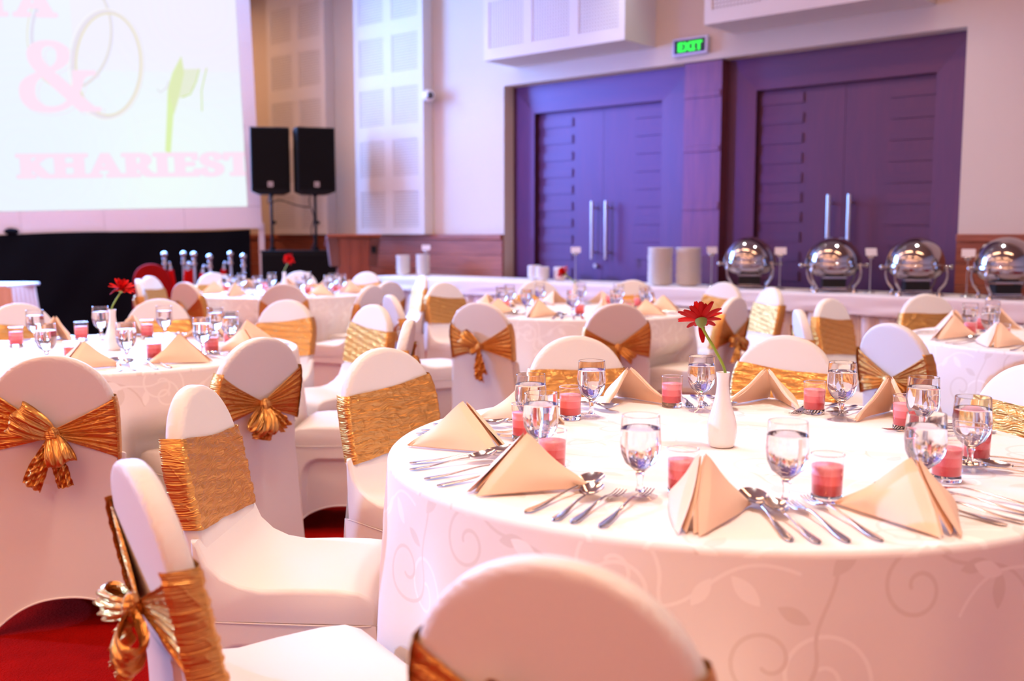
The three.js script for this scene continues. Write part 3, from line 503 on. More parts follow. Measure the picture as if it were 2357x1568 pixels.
// ---------------------------------------------------------------- round tables under floor-length cloths
const TABLES = {
  front: { c: [-1.139, -2.078], phrase: 'front table', tops: 'the nearest' }, left: { c: [-4.12, -2.124], phrase: 'left table' }, middle: { c: [-4.011, -5.283], phrase: 'middle table' },
  farleft: { c: [-7.148, -5.257], phrase: 'far left table' }, right: { c: [-1.034, -5.37], phrase: 'right edge table' },
};
const SEATS = [ // back apex x, z, table, [sash, bow], label, extra turn in degrees
  [-0.684, -0.861, 'front', [0, 2], 'white covered chair nearest the camera, back rim cut by the bottom edge', 0],
  [-1.502, -0.798, 'front', [1, 3], 'white covered chair seen edge-on at lower left, large blurred bow behind it', 0],
  [-2.160, -1.306, 'front', [2, 1], 'white covered chair with wide gold sash and its whole seat in view, lower left', 0],
  [-2.421, -2.159, 'front', [1, 3], 'white covered chair with bright gold sash left of the front table napkins', 0],
  [-2.183, -2.883, 'front', [0, 0], 'white covered chair behind the front table, left of the red gerbera', 0],
  [-1.609, -3.400, 'front', [2, 3], 'white covered chair behind the front table, right of the porcelain vase', 0],
  [-0.698, -3.110, 'front', [0, 1], 'white covered chair cut by the right edge, beyond the front table', 0],
  [-3.041, -1.360, 'left', [1, 0], 'white covered chair with big drooping gold bow, back to us at left edge', 0],
  [-2.997, -2.099, 'left', [0, 1], 'white covered chair with tightly knotted gold bow, back to us, left of centre', 4],
  [-3.145, -2.968, 'left', [0, 2], 'white covered chair seen edge-on, thin leaning back, beyond the bright gold sash', 0],
  [-3.981, -3.501, 'left', [2, 1], 'brightly lit white covered chair with lilac tinted sash, left of the edge-on chair', 0],
  [-4.650, -3.439, 'left', [1, 3], 'white covered chair facing us with pale sash, beyond the two peach napkins', 0],
  [-5.276, -3.002, 'left', [0, 0], 'white covered chair with yellow sash behind the left table goblets', 0],
  [-5.513, -2.312, 'left', [2, 2], 'white covered chair behind the left table, cut by the left edge', 0],
  [-8.268, -4.620, 'farleft', [0, 3], 'white covered chair with dull brown sash in front of the red chair', 0],
  [-7.783, -4.247, 'farleft', [1, 0], 'narrow edge-on white covered chair at the left of the far left table', 0],
  [-6.992, -4.203, 'farleft', [2, 2], 'lilac tinted covered chair, back to us, at the far left table', 0],
  [-6.204, -4.552, 'farleft', [0, 1], 'white covered chair, back to us, in front of the far left table', 0],
  [-5.896, -5.347, 'farleft', [1, 3], 'white covered chair with brownish shaded back, right of the far left table', 0],
  [-5.545, -4.857, 'farleft', [2, 0], 'narrow edge-on white covered chair in front of the brownish shaded back', 30],
  [-6.560, -6.359, 'farleft', [0, 2], 'white covered chair with grey tinted sash facing left, before the buffet', 0],
  [-7.557, -6.555, 'farleft', [1, 1], 'white covered chair behind the far left table, just right of the lectern', 0],
  [-8.226, -6.242, 'farleft', [2, 3], 'white covered chair behind the far left table, below its red gerbera', 0],
  [-8.584, -5.470, 'farleft', [0, 0], 'white covered chair behind the far left table, under the rope posts', 0],
  [-4.553, -4.128, 'middle', [1, 0], 'lilac tinted covered chair, turned back with gold edge, left of the middle table', 0],
  [-3.677, -3.986, 'middle', [0, 2], 'white covered chair with long tailed gold bow, back to us, middle of the picture', 4],
  [-3.069, -4.432, 'middle', [2, 3], 'white covered chair, back to us, hidden partly by the yellow-sashed chair', 0],
  [-2.848, -5.336, 'middle', [1, 3], 'white covered chair with brown gold bow, right beside the red gerbera', 0],
  [-3.188, -6.495, 'middle', [0, 0], 'narrow edge-on covered chair with gold bow at right, before the buffet skirt', 0],
  [-3.812, -6.947, 'middle', [2, 1], 'white covered chair with greyish sash before the first chafing dish', 0],
  [-4.577, -6.816, 'middle', [1, 2], 'white covered chair behind the middle table, below the tall plate stacks', 0],
  [-5.134, -6.269, 'middle', [0, 3], 'white covered chair with golden sash behind the middle table, below the low bowl stacks', 0],
  [-5.469, -5.517, 'middle', [2, 1], 'white covered chair with orange gold sash facing right, left of the middle table', 0],
  [-2.137, -4.643, 'right', [1, 2], 'thin edge-on lilac chair back between the bow chairs and the brown sash', 0],
  [-1.503, -4.159, 'right', [0, 3], 'lilac tinted covered chair with gold bow, back to us, at the right edge table', 0],
  [-2.374, -5.558, 'right', [2, 0], 'white covered chair with plain brown sash facing right, before the buffet', 0],
  [-2.096, -6.381, 'right', [0, 1], 'white covered chair with yellow sash behind the right edge table napkins', 0],
];
const seatTurn = ([ax, az, tb, , , tw]) => Math.atan2(TABLES[tb].c[0] - ax, TABLES[tb].c[1] - az) + tw * RAD;
const TOP = 0.752, TR = 0.785;
{
  const cloth = (name, seed, folds, amp, flare, seg, label) => {
    const [cx, cz] = TABLES[name].c, R = rng(seed), H = folds.map((k) => [k, R() * 6.283, 0.5 + R()]);
    const F = (a) => { let s = 0, w = 0; for (const [k, p, q] of H) { s += q * Math.cos(k * a + p + 0.5 * Math.sin(2 * a + p)); w += q; } s /= w; return s > 0 ? s ** 1.3 * 1.35 : s * 0.9; };
    const rings = [0.0001, 0.2, 0.4, 0.6, 0.74], rows = 30, N = rings.length + 5 + rows, er = 0.014;
    const push = SEATS.filter((q) => q[2] === name).map((q) => { const a = seatTurn(q), fx = q[0] + Math.sin(a) * 0.50, fz = q[1] + Math.cos(a) * 0.50; return { ang: Math.atan2(fz - cz, fx - cx), d: Math.hypot(fx - cx, fz - cz) }; });
    const limit = (a, y, r) => { // the seats' front edges press the cloth inwards below seat height
      for (const { ang, d } of push) { let da = Math.abs(a - ang) % (2 * Math.PI); if (da > Math.PI) da = 2 * Math.PI - da; const free = (d - 0.012) / Math.max(0.5, Math.cos(da)), w = sstep(0.42, 0.30, da) * sstep(0.60, 0.46, y); if (r > free) r = lerp(r, Math.max(free, 0.45), w); } return r; };
    const t = thing('tablecloth', label, 'tablecloth', [cx, 0, cz]);
    M('top', grid((u, v) => { // flat top and rolled edge
      const a = u * Math.PI * 2, j = Math.round(v * (rings.length + 5 - 1)); let r, y;
      if (j < rings.length) { r = rings[j]; y = TOP; } else { const q = ((j - rings.length + 1) / 5) * Math.PI / 2; r = TR - er + er * Math.sin(q); y = TOP - er + er * Math.cos(q); }
      return [r * Math.cos(a), y, r * Math.sin(a), r * Math.cos(a), r * Math.sin(a)];
    }, seg, rings.length + 4, true), MAT.cloth, t);
    M('drop', grid((u, v) => {
      const a = u * Math.PI * 2, y = lerp(TOP - er, 0.012, v), k = sstep(0, 0.35, v) * 0.45 + v * 0.55, r = limit(a, y, TR + flare * v + amp * F(a + 0.05 * Math.sin(v * 3)) * k);
      return [r * Math.cos(a), y, r * Math.sin(a), a * TR, y];
    }, seg, rows, true), MAT.cloth, t);
    return t;
  };
  cloth('front', 3, [5, 7, 9, 12, 17], 0.066, 0.05, 360, 'ivory floor-length tablecloth with woven scrolls on the nearest round table');
  cloth('left', 8, [6, 8, 11, 15], 0.045, 0.05, 260, 'ivory floor-length tablecloth on the left round table, behind two bow-backed chairs');
  cloth('middle', 12, [12, 15, 19, 26], 0.04, 0.03, 260, 'ivory tablecloth with many upright folds on the middle round table');
  cloth('farleft', 15, [14, 18, 22, 29], 0.04, 0.03, 260, 'ivory tablecloth with upright folds on the far left round table');
  cloth('right', 19, [6, 8, 11, 15], 0.05, 0.05, 240, 'ivory scroll-patterned tablecloth on the round table cut by the right edge');
}

// ---------------------------------------------------------------- chairs in stretch covers with gold sashes
const BACK = { y0: 0.40, top: 0.885, k: 0.194 };
const zc = (y) => -0.185 - (y - 0.42) * BACK.k, halfW = (y) => { // half width of the arched back
  if (y > 0.69) { const q = clamp((y - 0.69) / 0.195); return 0.183 * Math.sqrt(Math.max(0, 1 - q ** 2.25)); } return lerp(0.178, 0.183, sstep(0.4, 0.69, y));
};
const G = {};
{
  // backrest: arched slab, leaning
  const pts = []; for (let i = 0; i <= 8; i++) { const y = lerp(BACK.y0, 0.69, i / 8); pts.push([halfW(y), y]); }
  for (let i = 1; i < 40; i++) { const a = (i / 40) * Math.PI / 2, q = Math.sin(a); const y = 0.69 + 0.195 * q; pts.push([halfW(y), y]); }
  const right = pts.slice(), all = [...right, [0, BACK.top], ...right.slice().reverse().map(([x, y]) => [-x, y])];
  const g = extrude(all, 0.045, 0.014, { bevelSegments: 4 }).translate(0, 0, -0.0225), p = g.attributes.position;
  for (let i = 0; i < p.count; i++) { const y = p.getY(i), x = p.getX(i); p.setZ(i, p.getZ(i) + zc(y)); }
  G.back = boxUV(toCreasedNormals(mergeVertices(g, 1e-5), 0.9));
  // seat: side profile with the stretched web up the back, extruded across
  const prof = [[-0.205, 0.366], [-0.212, 0.56], [-0.196, 0.56], [-0.172, 0.505], [-0.14, 0.475], [-0.10, 0.457], [-0.05, 0.449], [0.03, 0.452], [0.12, 0.452], [0.175, 0.446], [0.208, 0.43], [0.217, 0.41], [0.213, 0.366]];
  const se = extrude(prof, 0.405, 0.014, { bevelSegments: 4 }).translate(0, 0, -0.2025).rotateY(-Math.PI / 2);
  G.seat = boxUV(toCreasedNormals(mergeVertices(se, 1e-5), 0.75));
  G.seam = merge([tube([[0.2, 0.37, -0.205], [0.2, 0.37, 0.2], [0.19, 0.37, 0.216]], 0.0022, 20, 5), tube([[-0.2, 0.37, -0.205], [-0.2, 0.37, 0.2], [-0.19, 0.37, 0.216]], 0.0022, 20, 5), tube([[-0.19, 0.37, 0.216], [0.19, 0.37, 0.216]], 0.0022, 6, 5)]);
  // skirt: four stretched panels with arched hems; sides and front sink inwards below the seat edge
  const T = [[0.199, 0.213], [0.199, -0.221], [-0.199, -0.221], [-0.199, 0.213]], B = [[0.218, 0.235], [0.213, -0.24], [-0.213, -0.24], [-0.218, 0.235]];
  const side = (i, u, v) => {
    const a = T[i], b = T[(i + 1) % 4], c = B[i], d = B[(i + 1) % 4], e = 1 - Math.abs(2 * u - 1) ** 2.4, arch = [0.105, 0.10, 0.105, 0.11][i];
    const yb = arch * e, y = lerp(0.37, yb, v), k = (0.37 - y) / 0.37, x = lerp(lerp(a[0], b[0], u), lerp(c[0], d[0], u), k), z = lerp(lerp(a[1], b[1], u), lerp(c[1], d[1], u), k);
    const dx = b[0] - a[0], dz = b[1] - a[1], L = Math.hypot(dx, dz), nx = -dz / L, nz = dx / L; // outward or inward, fixed below
    const inx = -(a[0] + b[0]) / 2, inz = -(a[1] + b[1]) / 2, s = Math.sign(nx * inx + nz * inz), r = 0.06, hx = 0.155, px = Math.abs(u - 0.5) * 0.42, py = Math.max(0, y - (0.312 - r)), // a sunken field with rounded upper corners
      qx = Math.max(0, px - (hx - r)), sd = Math.hypot(qx, py) - r, ins = 0.03 * sstep(0.004, -0.012, sd);
    return [x + s * nx * ins, y, z + s * nz * ins, u * 0.42, y];
  };
  const rear = (u, v) => { // the rear panel runs on from the leaning back to the floor in one sweep
    const e = 1 - Math.abs(2 * u - 1) ** 2.4, y = lerp(0.55, 0.10 * e, v), q = 1 - y / 0.55, zt = zc(0.55) - 0.0233;
    const z = zt * (1 - 3 * q * q + 2 * q ** 3) - 0.2405 * (3 * q * q - 2 * q ** 3) + 0.55 * BACK.k * q * (1 - q) ** 2 * 0.9 + 0.06 * 0.55 * q * q * (1 - q);
    return [lerp(0.1755, 0.2135, sstep(0, 0.45, q) * 0.55 + 0.45 * q) * (1 - 2 * u), y, z, u * 0.42, y];
  };
  G.skirt = [0, 1, 2, 3].map((i) => grid((u, v) => (i === 1 ? rear(u, v) : side(i, u, v)), 64, i === 1 ? 24 : 48));
  G.hem = merge([0, 1, 2, 3].map((i) => tube([...Array(25)].map((_, k) => { const p = i === 1 ? rear(k / 24, 1) : side(i, k / 24, 1); return [p[0], p[1] + 0.004, p[2]]; }), 0.004, 40, 5)));
  // sash band round the front and the edges of the back
  const SL = [0, 0.02, -0.016];
  const band = (seed, slant) => {
    const R = rng(seed), ph = [...Array(6)].map(() => R() * 6.28), A = [];
    for (let i = 0; i <= 40; i++) A.push([lerp(-0.93, 0.93, i / 40), 1]);
    const path = [[-1, -1.15], [-1.035, -0.8], [-1.045, 0], [-1.035, 0.75], [-0.985, 1.04], ...A, [0.985, 1.04], [1.035, 0.75], [1.045, 0], [1.035, -0.8], [1, -1.15]];
    return grid((u, v) => {
      const f = u * (path.length - 1), i = Math.min(path.length - 2, Math.floor(f)), q = f - i, px = lerp(path[i][0], path[i + 1][0], q), pz = lerp(path[i][1], path[i + 1][1], q);
      const y = lerp(0.565, 0.768, v) + slant * px + 0.005 * Math.sin(px * 3 + ph[0]) * (v - 0.3), front = pz > 0.9 ? 1 : 0.4, w = halfW(y);
      const cr = front * (0.0016 * Math.sin(v * 40 + px * 5 + ph[1]) + 0.0012 * Math.sin(v * 83 - px * 9 + ph[2]) + 0.0022 * Math.max(0, Math.sin(v * 21 + px * 16 * Math.sign(px) + ph[3])) * Math.abs(px));
      return [px * w, y, zc(y) + pz * (0.0225 + 0.0045) + cr + (pz > 0.5 ? 0.0012 : pz < -0.5 ? -0.003 : 0), px * w + pz * 0.02, y];
    }, path.length * 2, 40);
  };
  G.bands = [band(1, 0), band(2, 0.02), band(3, -0.016)];
  // the two gathered fans across the rear
  const fan = (s, seed, slant) => {
    const R = rng(seed), n = 7, ph = R() * 6.28, ph2 = R() * 6.28;
    return grid((u, v) => {
      const y0 = lerp(0.566, 0.766, v) + slant * s, y = lerp(y0, lerp(0.628, 0.655, v), u ** 0.9), x = s * lerp(halfW(y0) + 0.002, 0.004, u), pl = Math.sin(v * n * 6.283 + ph) * 0.6 + Math.sin(v * n * 2.3 * 6.283 + ph2) * 0.3;
      const fade = Math.sin(Math.PI * clamp(u * 0.92 + 0.05)) ** 0.7, z = zc(y) - 0.0240 - 0.020 * u ** 2.2 - 0.0045 * (pl + 0.9) * fade;
      return [x, y + 0.003 * pl * fade * (1 - u) * u * 4, z, x, y];
    }, 26, 90);
  };
  G.fans = SL.map((k, i) => [fan(1, 31 + 2 * i, k), fan(-1, 32 + 2 * i, k)]);
  // bow pieces; in the bow's own frame z points away from the chair back
  const frameAt = (a) => [Math.cos(a), Math.sin(a)];
  const loop = (deg, L, W, seed, puff = 0.05) => {
    const R = rng(seed), a = deg * RAD, [dx, dy] = frameAt(a), [sx, sy] = [-dy, dx], ph = [...Array(5)].map(() => R() * 6.28), bend = (R() - 0.5) * 0.4;
    return grid((u, v) => {
      const th = u * Math.PI * 2, along = L * (0.5 - 0.5 * Math.cos(th)) * (1 + 0.05 * Math.sin(v * 9 + ph[3])), out = 0.006 + puff * Math.sin(th / 2) ** 1.2 * (0.5 + 0.5 * Math.sin(th)) + 0.010;
      const w = W * (0.16 + 0.84 * Math.sin(th / 2) ** 0.8), c = (v - 0.5) * w, cr = (Math.sin(v * 21 + ph[0]) * 0.5 + Math.sin(v * 37 + th * 1.3 + ph[1]) * 0.35 + 0.3 * Math.sin(v * 60 - th * 2 + ph[2])) * 0.007 * (0.45 + 0.55 * Math.sin(th / 2));
      const bx = bend * along * along / L * 3;
      return [dx * along + sx * (c + bx * 0.3) , dy * along + sy * (c + bx * 0.3) - 0.1 * along * along, out + cr - 0.25 * Math.abs(c) * Math.sin(th / 2), u * L * 2, c];
    }, 40, 22);
  };
  const tail = (deg, L, W, seed) => {
    const R = rng(seed), a = deg * RAD, [dx, dy] = frameAt(a), [sx, sy] = [-dy, dx], ph = [...Array(5)].map(() => R() * 6.28), cut = (R() - 0.5) * 0.35;
    return grid((u, v) => {
      const w = lerp(0.024, W, sstep(0, 0.75, u)), c = (v - 0.5) * w, len = L * u * (1 + cut * (v - 0.5) * u), k = 0.4 + 0.6 * u;
      const fold = (Math.abs(((v * 2.6 + ph[0]) % 1) - 0.5) * 2 - 0.5) * 0.022 * k + 0.004 * Math.sin(u * 22 + v * 8 + ph[1]) + 0.0035 * Math.sin(u * 47 + v * 19 + ph[2]);
      return [dx * len + sx * c * 0.85, dy * len + sy * c * 0.85, 0.013 + 0.022 * Math.sin(u * 2.2 + 0.3) + fold, len, c];
    }, 34, 22);
  };
  const knot = (seed) => { const R = rng(seed), p = R() * 6; return grid((u, v) => { const a = u * Math.PI * 2, b = v * Math.PI, r = 1 + 0.14 * Math.sin(a * 4 + p + b * 2) + 0.08 * Math.sin(a * 9 + b * 3); return [0.019 * r * Math.sin(b) * Math.cos(a), 0.026 * Math.cos(b), 0.02 + 0.016 * r * Math.sin(b) * Math.sin(a), u * 0.1, v * 0.06]; }, 32, 16, true); };
  G.bows = [
    { loops: [loop(148, 0.125, 0.105, 41, 0.05), loop(-72, 0.095, 0.085, 42, 0.07)], tails: [tail(-112, 0.175, 0.07, 43), tail(-78, 0.17, 0.055, 44)], knot: knot(45) },
    { loops: [loop(-98, 0.10, 0.075, 51, 0.075), loop(-128, 0.11, 0.06, 52, 0.05)], tails: [tail(-104, 0.125, 0.085, 53), tail(-48, 0.13, 0.06, 54)], knot: knot(55) },
    { loops: [loop(152, 0.115, 0.085, 61, 0.055), loop(-150, 0.06, 0.05, 62, 0.03)], tails: [tail(-88, 0.185, 0.07, 63), tail(-76, 0.15, 0.05, 64)], knot: knot(65) },
    { loops: [loop(-165, 0.115, 0.06, 71, 0.05), loop(-32, 0.10, 0.065, 72, 0.06)], tails: [tail(-118, 0.16, 0.05, 73), tail(-92, 0.21, 0.055, 74)], knot: knot(75) },
  ];
}
function makeChair(bandK, fanK, bowK) {
  const t = thing('banquet_chair', '', 'chair');
  M('backrest', G.back, MAT.spandex, t); const seat = M('seat', G.seat, MAT.spandex, t); M('seam', G.seam, MAT.spandex, seat);
  for (const g of G.skirt) M('skirt_panel', g, MAT.spandex, t);
  M('hem', G.hem, MAT.spandex, t);
  const s = new THREE.Group(); s.name = 'sash'; t.add(s); s.userData.label = 'crinkled gold sash';
  M('front_band', G.bands[bandK], MAT.gold, s); for (const f of G.fans[fanK]) M('gathered_fan', f, MAT.gold, s);
  const b = new THREE.Group(); b.name = 'bow'; t.add(b); b.userData.label = 'gold sash bow'; b.position.set(0, 0.641, zc(0.641) - 0.038); b.rotation.y = Math.PI;
  const B = G.bows[bowK]; for (const g of B.loops) M('loop', g, MAT.gold, b); for (const g of B.tails) M('tail', g, MAT.gold, b); M('knot', B.knot, MAT.gold, b);
  return t;
}
{
  const protos = new Map();
  const chair = (ax, az, a, [bk, fk, wk], label) => { // ax, az: apex of the back; a: the way the seat faces
    const key = `${bk}${fk}${wk}`; let o = protos.get(key); if (!o) protos.set(key, (o = makeChair(bk, fk, wk))); else o = dup(o, [0, 0, 0], 0);
    o.position.set(ax + 0.275 * Math.sin(a), 0, az + 0.275 * Math.cos(a)); o.rotation.set(0, a, 0);
    tag(o, label, 'chair', 'white covered banquet chairs with gold sashes'); return o;
  };
  for (const s of SEATS) { const [ax, az, tb, [b, w], label] = s; chair(ax, az, seatTurn(s), [b, b, w], label); }
  // the red covered one by the rope posts
  const r = thing('red_chair', 'dark red covered chair with rounded back among the rope posts', 'chair', [-9.68, 0, -5.5], 40.8 * RAD + 0.55);
  M('backrest', G.back, MAT.redCover, r); M('seat', G.seat, MAT.redCover, r); for (const g of G.skirt) M('skirt_panel', g, MAT.redCover, r); r.scale.setScalar(1.065);
}

// ---------------------------------------------------------------- things on the tables
const items = []; // gathered first, labelled by row and order at the end
const project = (p) => { const v = p.clone().project(camera); return [(v.x * 0.5 + 0.5) * 2357, (0.5 - v.y * 0.5) * 1568]; };
const fwd = V3(-Math.sin(40.8 * RAD), 0, -Math.cos(40.8 * RAD));
function lay(kind, table, x, z, turn, y = TOP) { items.push({ kind, table, p: V3(x, y, z), turn }); }
const proto = {};
{
  const t = thing('goblet', '', 'goblet');
  M('foot', lathe([[0, 0.0004], [0.034, 0.0004], [0.0345, 0.002], [0.02, 0.006], [0.009, 0.012]], 48), MAT.thinGlass, t);
  M('bowl_and_stem', lathe([[0, 0.010], [0.0092, 0.012], [0.006, 0.022], [0.0055, 0.034], [0.0085, 0.044], [0.008, 0.049], [0.016, 0.056], [0.028, 0.066], [0.0365, 0.084], [0.0392, 0.106], [0.0378, 0.130], [0.0358, 0.157], [0.0352, 0.158], [0.0346, 0.157], [0.0366, 0.130], [0.0379, 0.106], [0.0352, 0.085], [0.0268, 0.069], [0.014, 0.060], [0, 0.0575]], 48), MAT.glass, t);
  M('water', lathe([[0, 0.0572], [0.0142, 0.0597], [0.0271, 0.0687], [0.0355, 0.0848], [0.0382, 0.106], [0.0369, 0.130], [0.0366, 0.1335], [0.034, 0.1325], [0, 0.1325]], 48), MAT.water, t);
  proto.goblet = t;
}
{
  const t = thing('juice_glass', '', 'juice glass');
  M('glass_wall', lathe([[0.0285, 0.0142], [0.0305, 0.0885], [0.0303, 0.09], [0.0298, 0.0885], [0.0279, 0.0142]], 44), MAT.thinGlass, t);
  M('glass_base', lathe([[0, 0], [0.0275, 0], [0.0284, 0.002], [0.0285, 0.0136], [0, 0.0136]], 44), MAT.glass, t);
  M('juice', lathe([[0, 0.0142], [0.0277, 0.0143], [0.02825, 0.034]], 44), MAT.juice, t); M('juice_layer', lathe([[0.02825, 0.034], [0.0287, 0.0515]], 44), MAT.juiceMid, t); M('foam', lathe([[0.0287, 0.0515], [0.0292, 0.068], [0, 0.0678]], 44), MAT.foam, t);
  M('rim', new THREE.TorusGeometry(0.0302, 0.0010, 8, 44).rotateX(Math.PI / 2).translate(0, 0.0895, 0), MAT.glass, t);
  proto.juice = t;
}
{
  // napkin folded into a pyramid: two wings of two plies, open along the ridge
  const make = (seed, L, phi) => {
    const R = rng(seed), t = thing('napkin', '', 'napkin'), d = L / (2 * Math.cos(phi)), h = Math.sqrt(L * L / 2 - d * d), plies = [];
    for (const s of [-1, 1]) for (const ply of [0, 1]) { // outer and inner ply of each wing
      const gp = s * (ply ? 0.006 : 0.017), Mv = V3(s * (ply ? 0.002 : 0.005), h * (ply ? 0.965 : 1), -d), P = V3(gp, 0.0025, ply ? -0.012 : 0), Q = V3(s * Math.sin(phi) * L * (ply ? 0.97 : 1), 0.0025, -Math.cos(phi) * L * (ply ? 0.97 : 1));
      const n = Q.clone().sub(P).cross(Mv.clone().sub(P)).normalize(); if (n.x * s < 0) n.negate(); const bulge = 0.011 + R() * 0.007, ph = R() * 6;
      const sheet = (off) => (u, v) => { // u from the ridge to the far corner, v up the ridge
        const e = P.clone().lerp(Mv, v).lerp(Q, u), roll = Math.sqrt(Math.max(0, 1 - Math.min(1, u / 0.07) ** 2));
        e.addScaledVector(n, bulge * Math.sin(Math.PI * Math.min(1, u * 1.05)) * Math.sin(Math.PI * clamp(v * 0.85 + 0.1)) + off * (1 - roll * 0.98) + 0.0025 * Math.sin(u * 8 + v * 6 + ph) * u);
        e.x -= s * 0.006 * roll * Math.sin(Math.PI * v); // ridge folds swell towards the slit
        const k = 1 - 0.30 * v * Math.sin(Math.PI * Math.min(1, u * 1.1)) * u; // top edges sag
        return [e.x, Math.max(e.y * k, 0.0012 + off * 0.3), e.z, u * 0.2, v * 0.15];
      };
      const th = 0.0034, A = sheet(th), B = sheet(-th); plies.push(grid(A, 28, 18), grid(B, 28, 18));
      for (const at of [0, 1]) plies.push(grid((u, v) => { const p = A(u, at), q = B(u, at), w = 0.0022 * Math.sin(Math.PI * v) * (at ? 1 : 0.3); return [lerp(p[0], q[0], v), lerp(p[1], q[1], v) + w, lerp(p[2], q[2], v)]; }, 28, 4));
    }
    M('fold', merge(plies), MAT.napkin, t); return t;
  };
  proto.napkin = [make(3, 0.242, 0.45), make(4, 0.236, 0.5), make(5, 0.24, 0.31)];
}
{
  const bar = (L, half, yf, z0, z1) => grid((u, v) => { const a = u * Math.PI * 2, z = lerp(z0, z1, v) * L, w = half(v), th = 0.0014 + 0.0006 * (1 - v); return [w * Math.cos(a), yf(v) + th * Math.sin(a), z]; }, 12, 26, true);
  const half = (v) => lerp(0.0028, 0.0092, sstep(0.25, 0.95, v)) * Math.sqrt(clamp((1.005 - v) * 16)), yf = (v) => 0.0025 + 0.0105 * (1 - sstep(0, 0.75, v)) + 0.002 * Math.sin(v * 3);
  const spoon = (name, L, bw) => {
    const t = thing(name, '', 'spoon'); M('handle', bar(L, half, yf, -0.18, 0.5), MAT.cutlery, t);
    const zb = -0.335 * L, bz = 0.168 * L;
    const bowl = (lift) => grid((u, v) => { const a = u * Math.PI * 2, r = v, e = 1 - 0.12 * Math.sin(a), z = zb + bz * r * Math.sin(a), x = bw * r * Math.cos(a) * e; return [x, 0.003 + 0.011 * r * r + lift * (1 - r * 0.9) + 0.010 * clamp((zb + bz - z) / (2 * bz)) + 0.002 * r * Math.max(0, Math.sin(a)), z]; }, 32, 12, true);
    M('bowl', merge([bowl(0), bowl(0.0012)]), MAT.cutlery, t); return t;
  };
  proto.bigSpoon = spoon('dinner_spoon', 0.262, 0.0265); proto.smallSpoon = spoon('dessert_spoon', 0.205, 0.0215);
  const fork = (name, L) => {
    const t = thing(name, '', 'fork'); M('handle', bar(L, half, yf, -0.16, 0.5), MAT.cutlery, t);
    const hy = (k) => 0.013 - 0.010 * Math.sin(clamp(k) * Math.PI * 0.75) + 0.002 * k; // k 0 neck .. 1 tips
    const head = M('head', grid((u, v) => { const a = u * Math.PI * 2, k = v * 0.42, w = lerp(0.003, 0.0125, sstep(0, 0.85, v)); return [w * Math.cos(a), hy(k) + 0.0014 * Math.sin(a), -0.155 * L - k * 0.345 * L]; }, 12, 12, true), MAT.cutlery, t);
    for (let i = 0; i < 4; i++) M('tine', grid((u, v) => { const a = u * Math.PI * 2, k = lerp(0.40, 1, v), w = lerp(0.0021, 0.0011, v); return [(i - 1.5) * 0.0066 + w * Math.cos(a), hy(k) + 0.0012 * Math.sin(a), -0.155 * L - k * 0.345 * L]; }, 8, 10, true), MAT.cutlery, head);
    return t;
  };
  proto.smallFork = fork('salad_fork', 0.235); proto.bigFork = fork('dinner_fork', 0.268);
}
